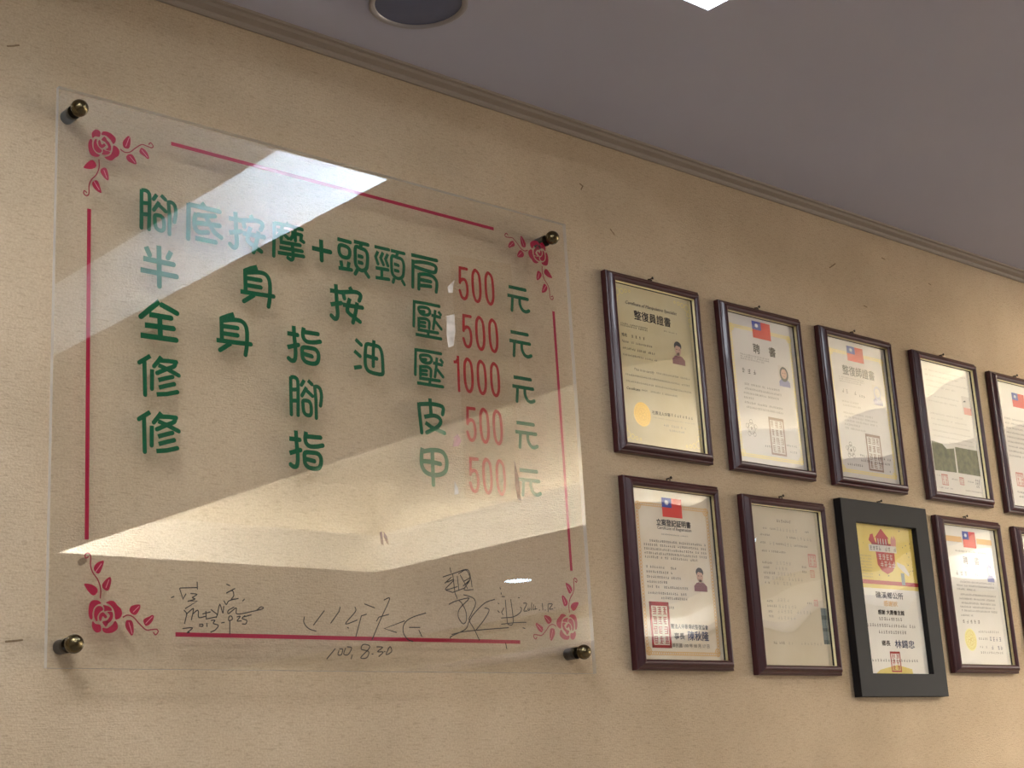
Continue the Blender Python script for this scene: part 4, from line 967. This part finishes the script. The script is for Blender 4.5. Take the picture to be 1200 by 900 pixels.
def fill_festival(p):
    x = -12.0
    top = shape(p, 'poster_print', M['p_yellow'], [rect(-104, 104, 20, 150), [(-70 + x, -150), (60 + x, -150), (58 + x, -138), (10 + x, -130), (-50 + x, -140)]], -.0001)
    shape(top, 'red_ribbon', M['seal_red'], [rect(-104, 104, 28, 36)], -.0002)
    em = shape(p, 'festival_emblem', M['seal_red'], [[(-20 + x, 121), (-12 + x, 127), (6 + x, 142), (24 + x, 127), (32 + x, 121), (26 + x, 123), (26 + x, 108), (-14 + x, 108), (-14 + x, 123)],
                                                    [(-40 + x, 116), (-33 + x, 128), (-24 + x, 130), (-20 + x, 118), (-16 + x, 112), (-28 + x, 107)],
                                                    [(-34 + x, 104), (52 + x, 104), (46 + x, 112), (-28 + x, 112)],
                                                    [(-20 + x, 94), (44 + x, 94), (42 + x, 68), (30 + x, 56), (12 + x, 50), (-6 + x, 56), (-18 + x, 68)]])
    shape(em, 'emblem_flame', M['seal_pale'], [[(34 + x, 108), (52 + x, 108), (54 + x, 122), (47 + x, 131), (45 + x, 122), (40 + x, 129), (35 + x, 120)]], -.00034)
    shape(em, 'emblem_banner', M['photobg'], [[(-42 + x, 94), (52 + x, 94), (52 + x, 108), (-42 + x, 108)]], -.00038)
    scribble(em, [(-38 + x, 48 + x, 101)], M['ink_grey'], 9, gap=.12, dense=1.0, y=-.00044, seed=91)
    scribble(em, [(-12 + x, 38 + x, 84), (-8 + x, 34 + x, 70)], M['photobg'], 12, gap=.1, dense=.9, y=-.00044, seed=92)
    shape(em, 'emblem_window', M['photobg'], [rect(q_ + x, q_ + 2.4 + x, 110, 121) for q_ in (-9, -1, 8, 17)], -.00038)
    rnd = random.Random(93); bm = bmesh.new()
    for k in range(46):
        a, b = rnd.uniform(-96, 92), rnd.uniform(46, 146)
        if -46 + x < a < 56 + x and b > 48: continue
        s = rnd.uniform(1.2, 2.6)
        polygon(bm, [(a - s, b - s * .5), (a + s, b), (a - s * .3, b + s)], -.0003)
    link_obj('petal_print', bm, M['ink_grey'], top)
    scribble(top, [(-90, -50, 84 - 6 * k) for k in range(8)], M['ink_pale'], 3.0, gap=.05, dense=.8, seed=94)
    shape(top, 'figure_print', M['tape'], [rect(58 + x, 70 + x, 30, 54)], -.0003)
    shape(top, 'fan_print', M['photobg'], [[(48 + x, 76), (74 + x, 70), (88 + x, 54), (86 + x, 48), (66 + x, 58), (50 + x, 68)]], -.0003)
    text(p, '礁溪鄉公所', -40 + x + 3, 7, 14, M['ink'], 93, .3)
    text(p, '感謝狀', -16 + x + 3, -9, 12, M['orange'], 47, .2)
    text(p, '感謝 大晟養生館', -39 + x + 3, -27, 10, M['ink'], 89, .3)
    scribble(p, [(-34 + x, 44 + x, -40), (-76 + x, 88 + x, -53), (-41 + x, 49 + x, -66)], M['ink_grey'], 6.6, gap=.2, seed=95)
    text(p, '鄉長', -38 + x + 3, -88, 11.5, M['ink'], 28, .3); text(p, '林錫忠', 6 + x + 3, -89, 17, M['ink_navy'], 67, .3)
    seal(p, -12 + x, 22 + x, -144, -104, M['seal_red'], 2, 3, 3, 96)
    scribble(p, [(-73 + x, 81 + x, -121.5)], M['ink'], 5.5, gap=.6, y=-.00036, seed=97)

def fill_advisor(p):
    flag(p, -18 + DX, 32 + DX, 102, 137)
    shape(p, 'faded_band', M['orange'], [rect(-86 + DX, -22 + DX, 112, 124), rect(36 + DX, 96 + DX, 112, 124)], -.0002)
    scribble(p, [(-52 + DX, 70 + DX, 93)], M['ink_grey'], 3.6, gap=0, seed=100)
    text(p, '聘', -26 + DX, 74, 18, M['ink_grey'], 17, .3); text(p, '書', 18 + DX, 74, 18, M['ink_grey'], 17, .3)
    scribble(p, [(-21 + DX, 28 + DX, 61)], M['ink_pale'], 2.2, seed=101)
    scribble(p, [(-60 + DX, -11 + DX, 45)], M['ink'], 10, gap=.65, dense=.8, seed=102); scribble(p, [(6 + DX, 26 + DX, 44)], M['ink_pale'], 6, gap=.2, seed=103)
    portrait(p, 60 + DX, 87 + DX, 31, 69, M['bluephoto'], M['bluephoto'], M['photobg'], M['bluetint'])
    scribble(p, [(-54 + DX, 80 + DX, 27), (-64 + DX, 80 + DX, 19), (-64 + DX, 6 + DX, 11), (-54 + DX, 80 + DX, 0), (-60 + DX, 76 + DX, -9), (-54 + DX, 76 + DX, -18), (-60 + DX, 76 + DX, -26), (-56 + DX, 78 + DX, -34), (-62 + DX, -16 + DX, -44)], M['ink_grey'], 3.8, gap=.1, seed=104)
    scribble(p, [(-58 + DX, 0 + DX, -57)], M['ink_grey'], 8, gap=.8, seed=105)
    gold_seal(p, -37 + DX, -95, 23, 24, 'paleseal')
    scribble(p, [(-3 + DX, 78 + DX, -77), (-5 + DX, 32 + DX, -92), (-5 + DX, 32 + DX, -109), (-4 + DX, 80 + DX, -121)], M['ink_grey'], 5, gap=.5, seed=106)
    scribble(p, [(38 + DX, 76 + DX, -92), (40 + DX, 80 + DX, -110)], M['ink_navy'], 9, gap=.35, dense=.8, seed=107)

certificate_frame(2.001, 2.1313, 'maroon frame with yellowed parchment certificate, upper row beside the price board', M['p_old'], fill_manipulation)
certificate_frame(2.3035, 2.1282, 'maroon frame, second from the price board in the upper row, grey certificate with flag', M['p_grey'], fill_appointment, 'gilt_dark')
certificate_frame(2.612, 2.1279, 'maroon frame in the upper row, directly above the wide black frame', M['p_grey'], fill_therapist, 'gilt_dark')
certificate_frame(2.940, 2.1257, 'maroon frame holding a sheet with two dark green photographs, upper row', M['p_white'], fill_photos)
certificate_frame(3.2466, 2.1203, 'maroon frame cut off by the right edge of the photo, upper row', M['p_white'], fill_notice)
certificate_frame(2.006, 1.7617, 'maroon frame, big red seal on its certificate, lower row beside the price board', M['p_cream'], fill_registration, 'gilt_dark')
certificate_frame(2.3185, 1.7556, 'maroon frame with a beige handwritten form and grey tape, left of the black frame', M['p_beige'], fill_handwritten)
certificate_frame(2.6365, 1.7715, 'wide flat black frame with a yellow and white certificate', M['p_white'], fill_festival, black=True, W=.2946, Hh=.3847)
certificate_frame(2.950, 1.7638, 'maroon frame with flag and pale yellow seal, lower row right of the black frame', M['p_white'], fill_advisor, 'gilt_dark')
certificate_frame(3.258, 1.7609, 'maroon frame mostly cut off by the right edge of the photo, lower row', M['p_white'], fill_notice)
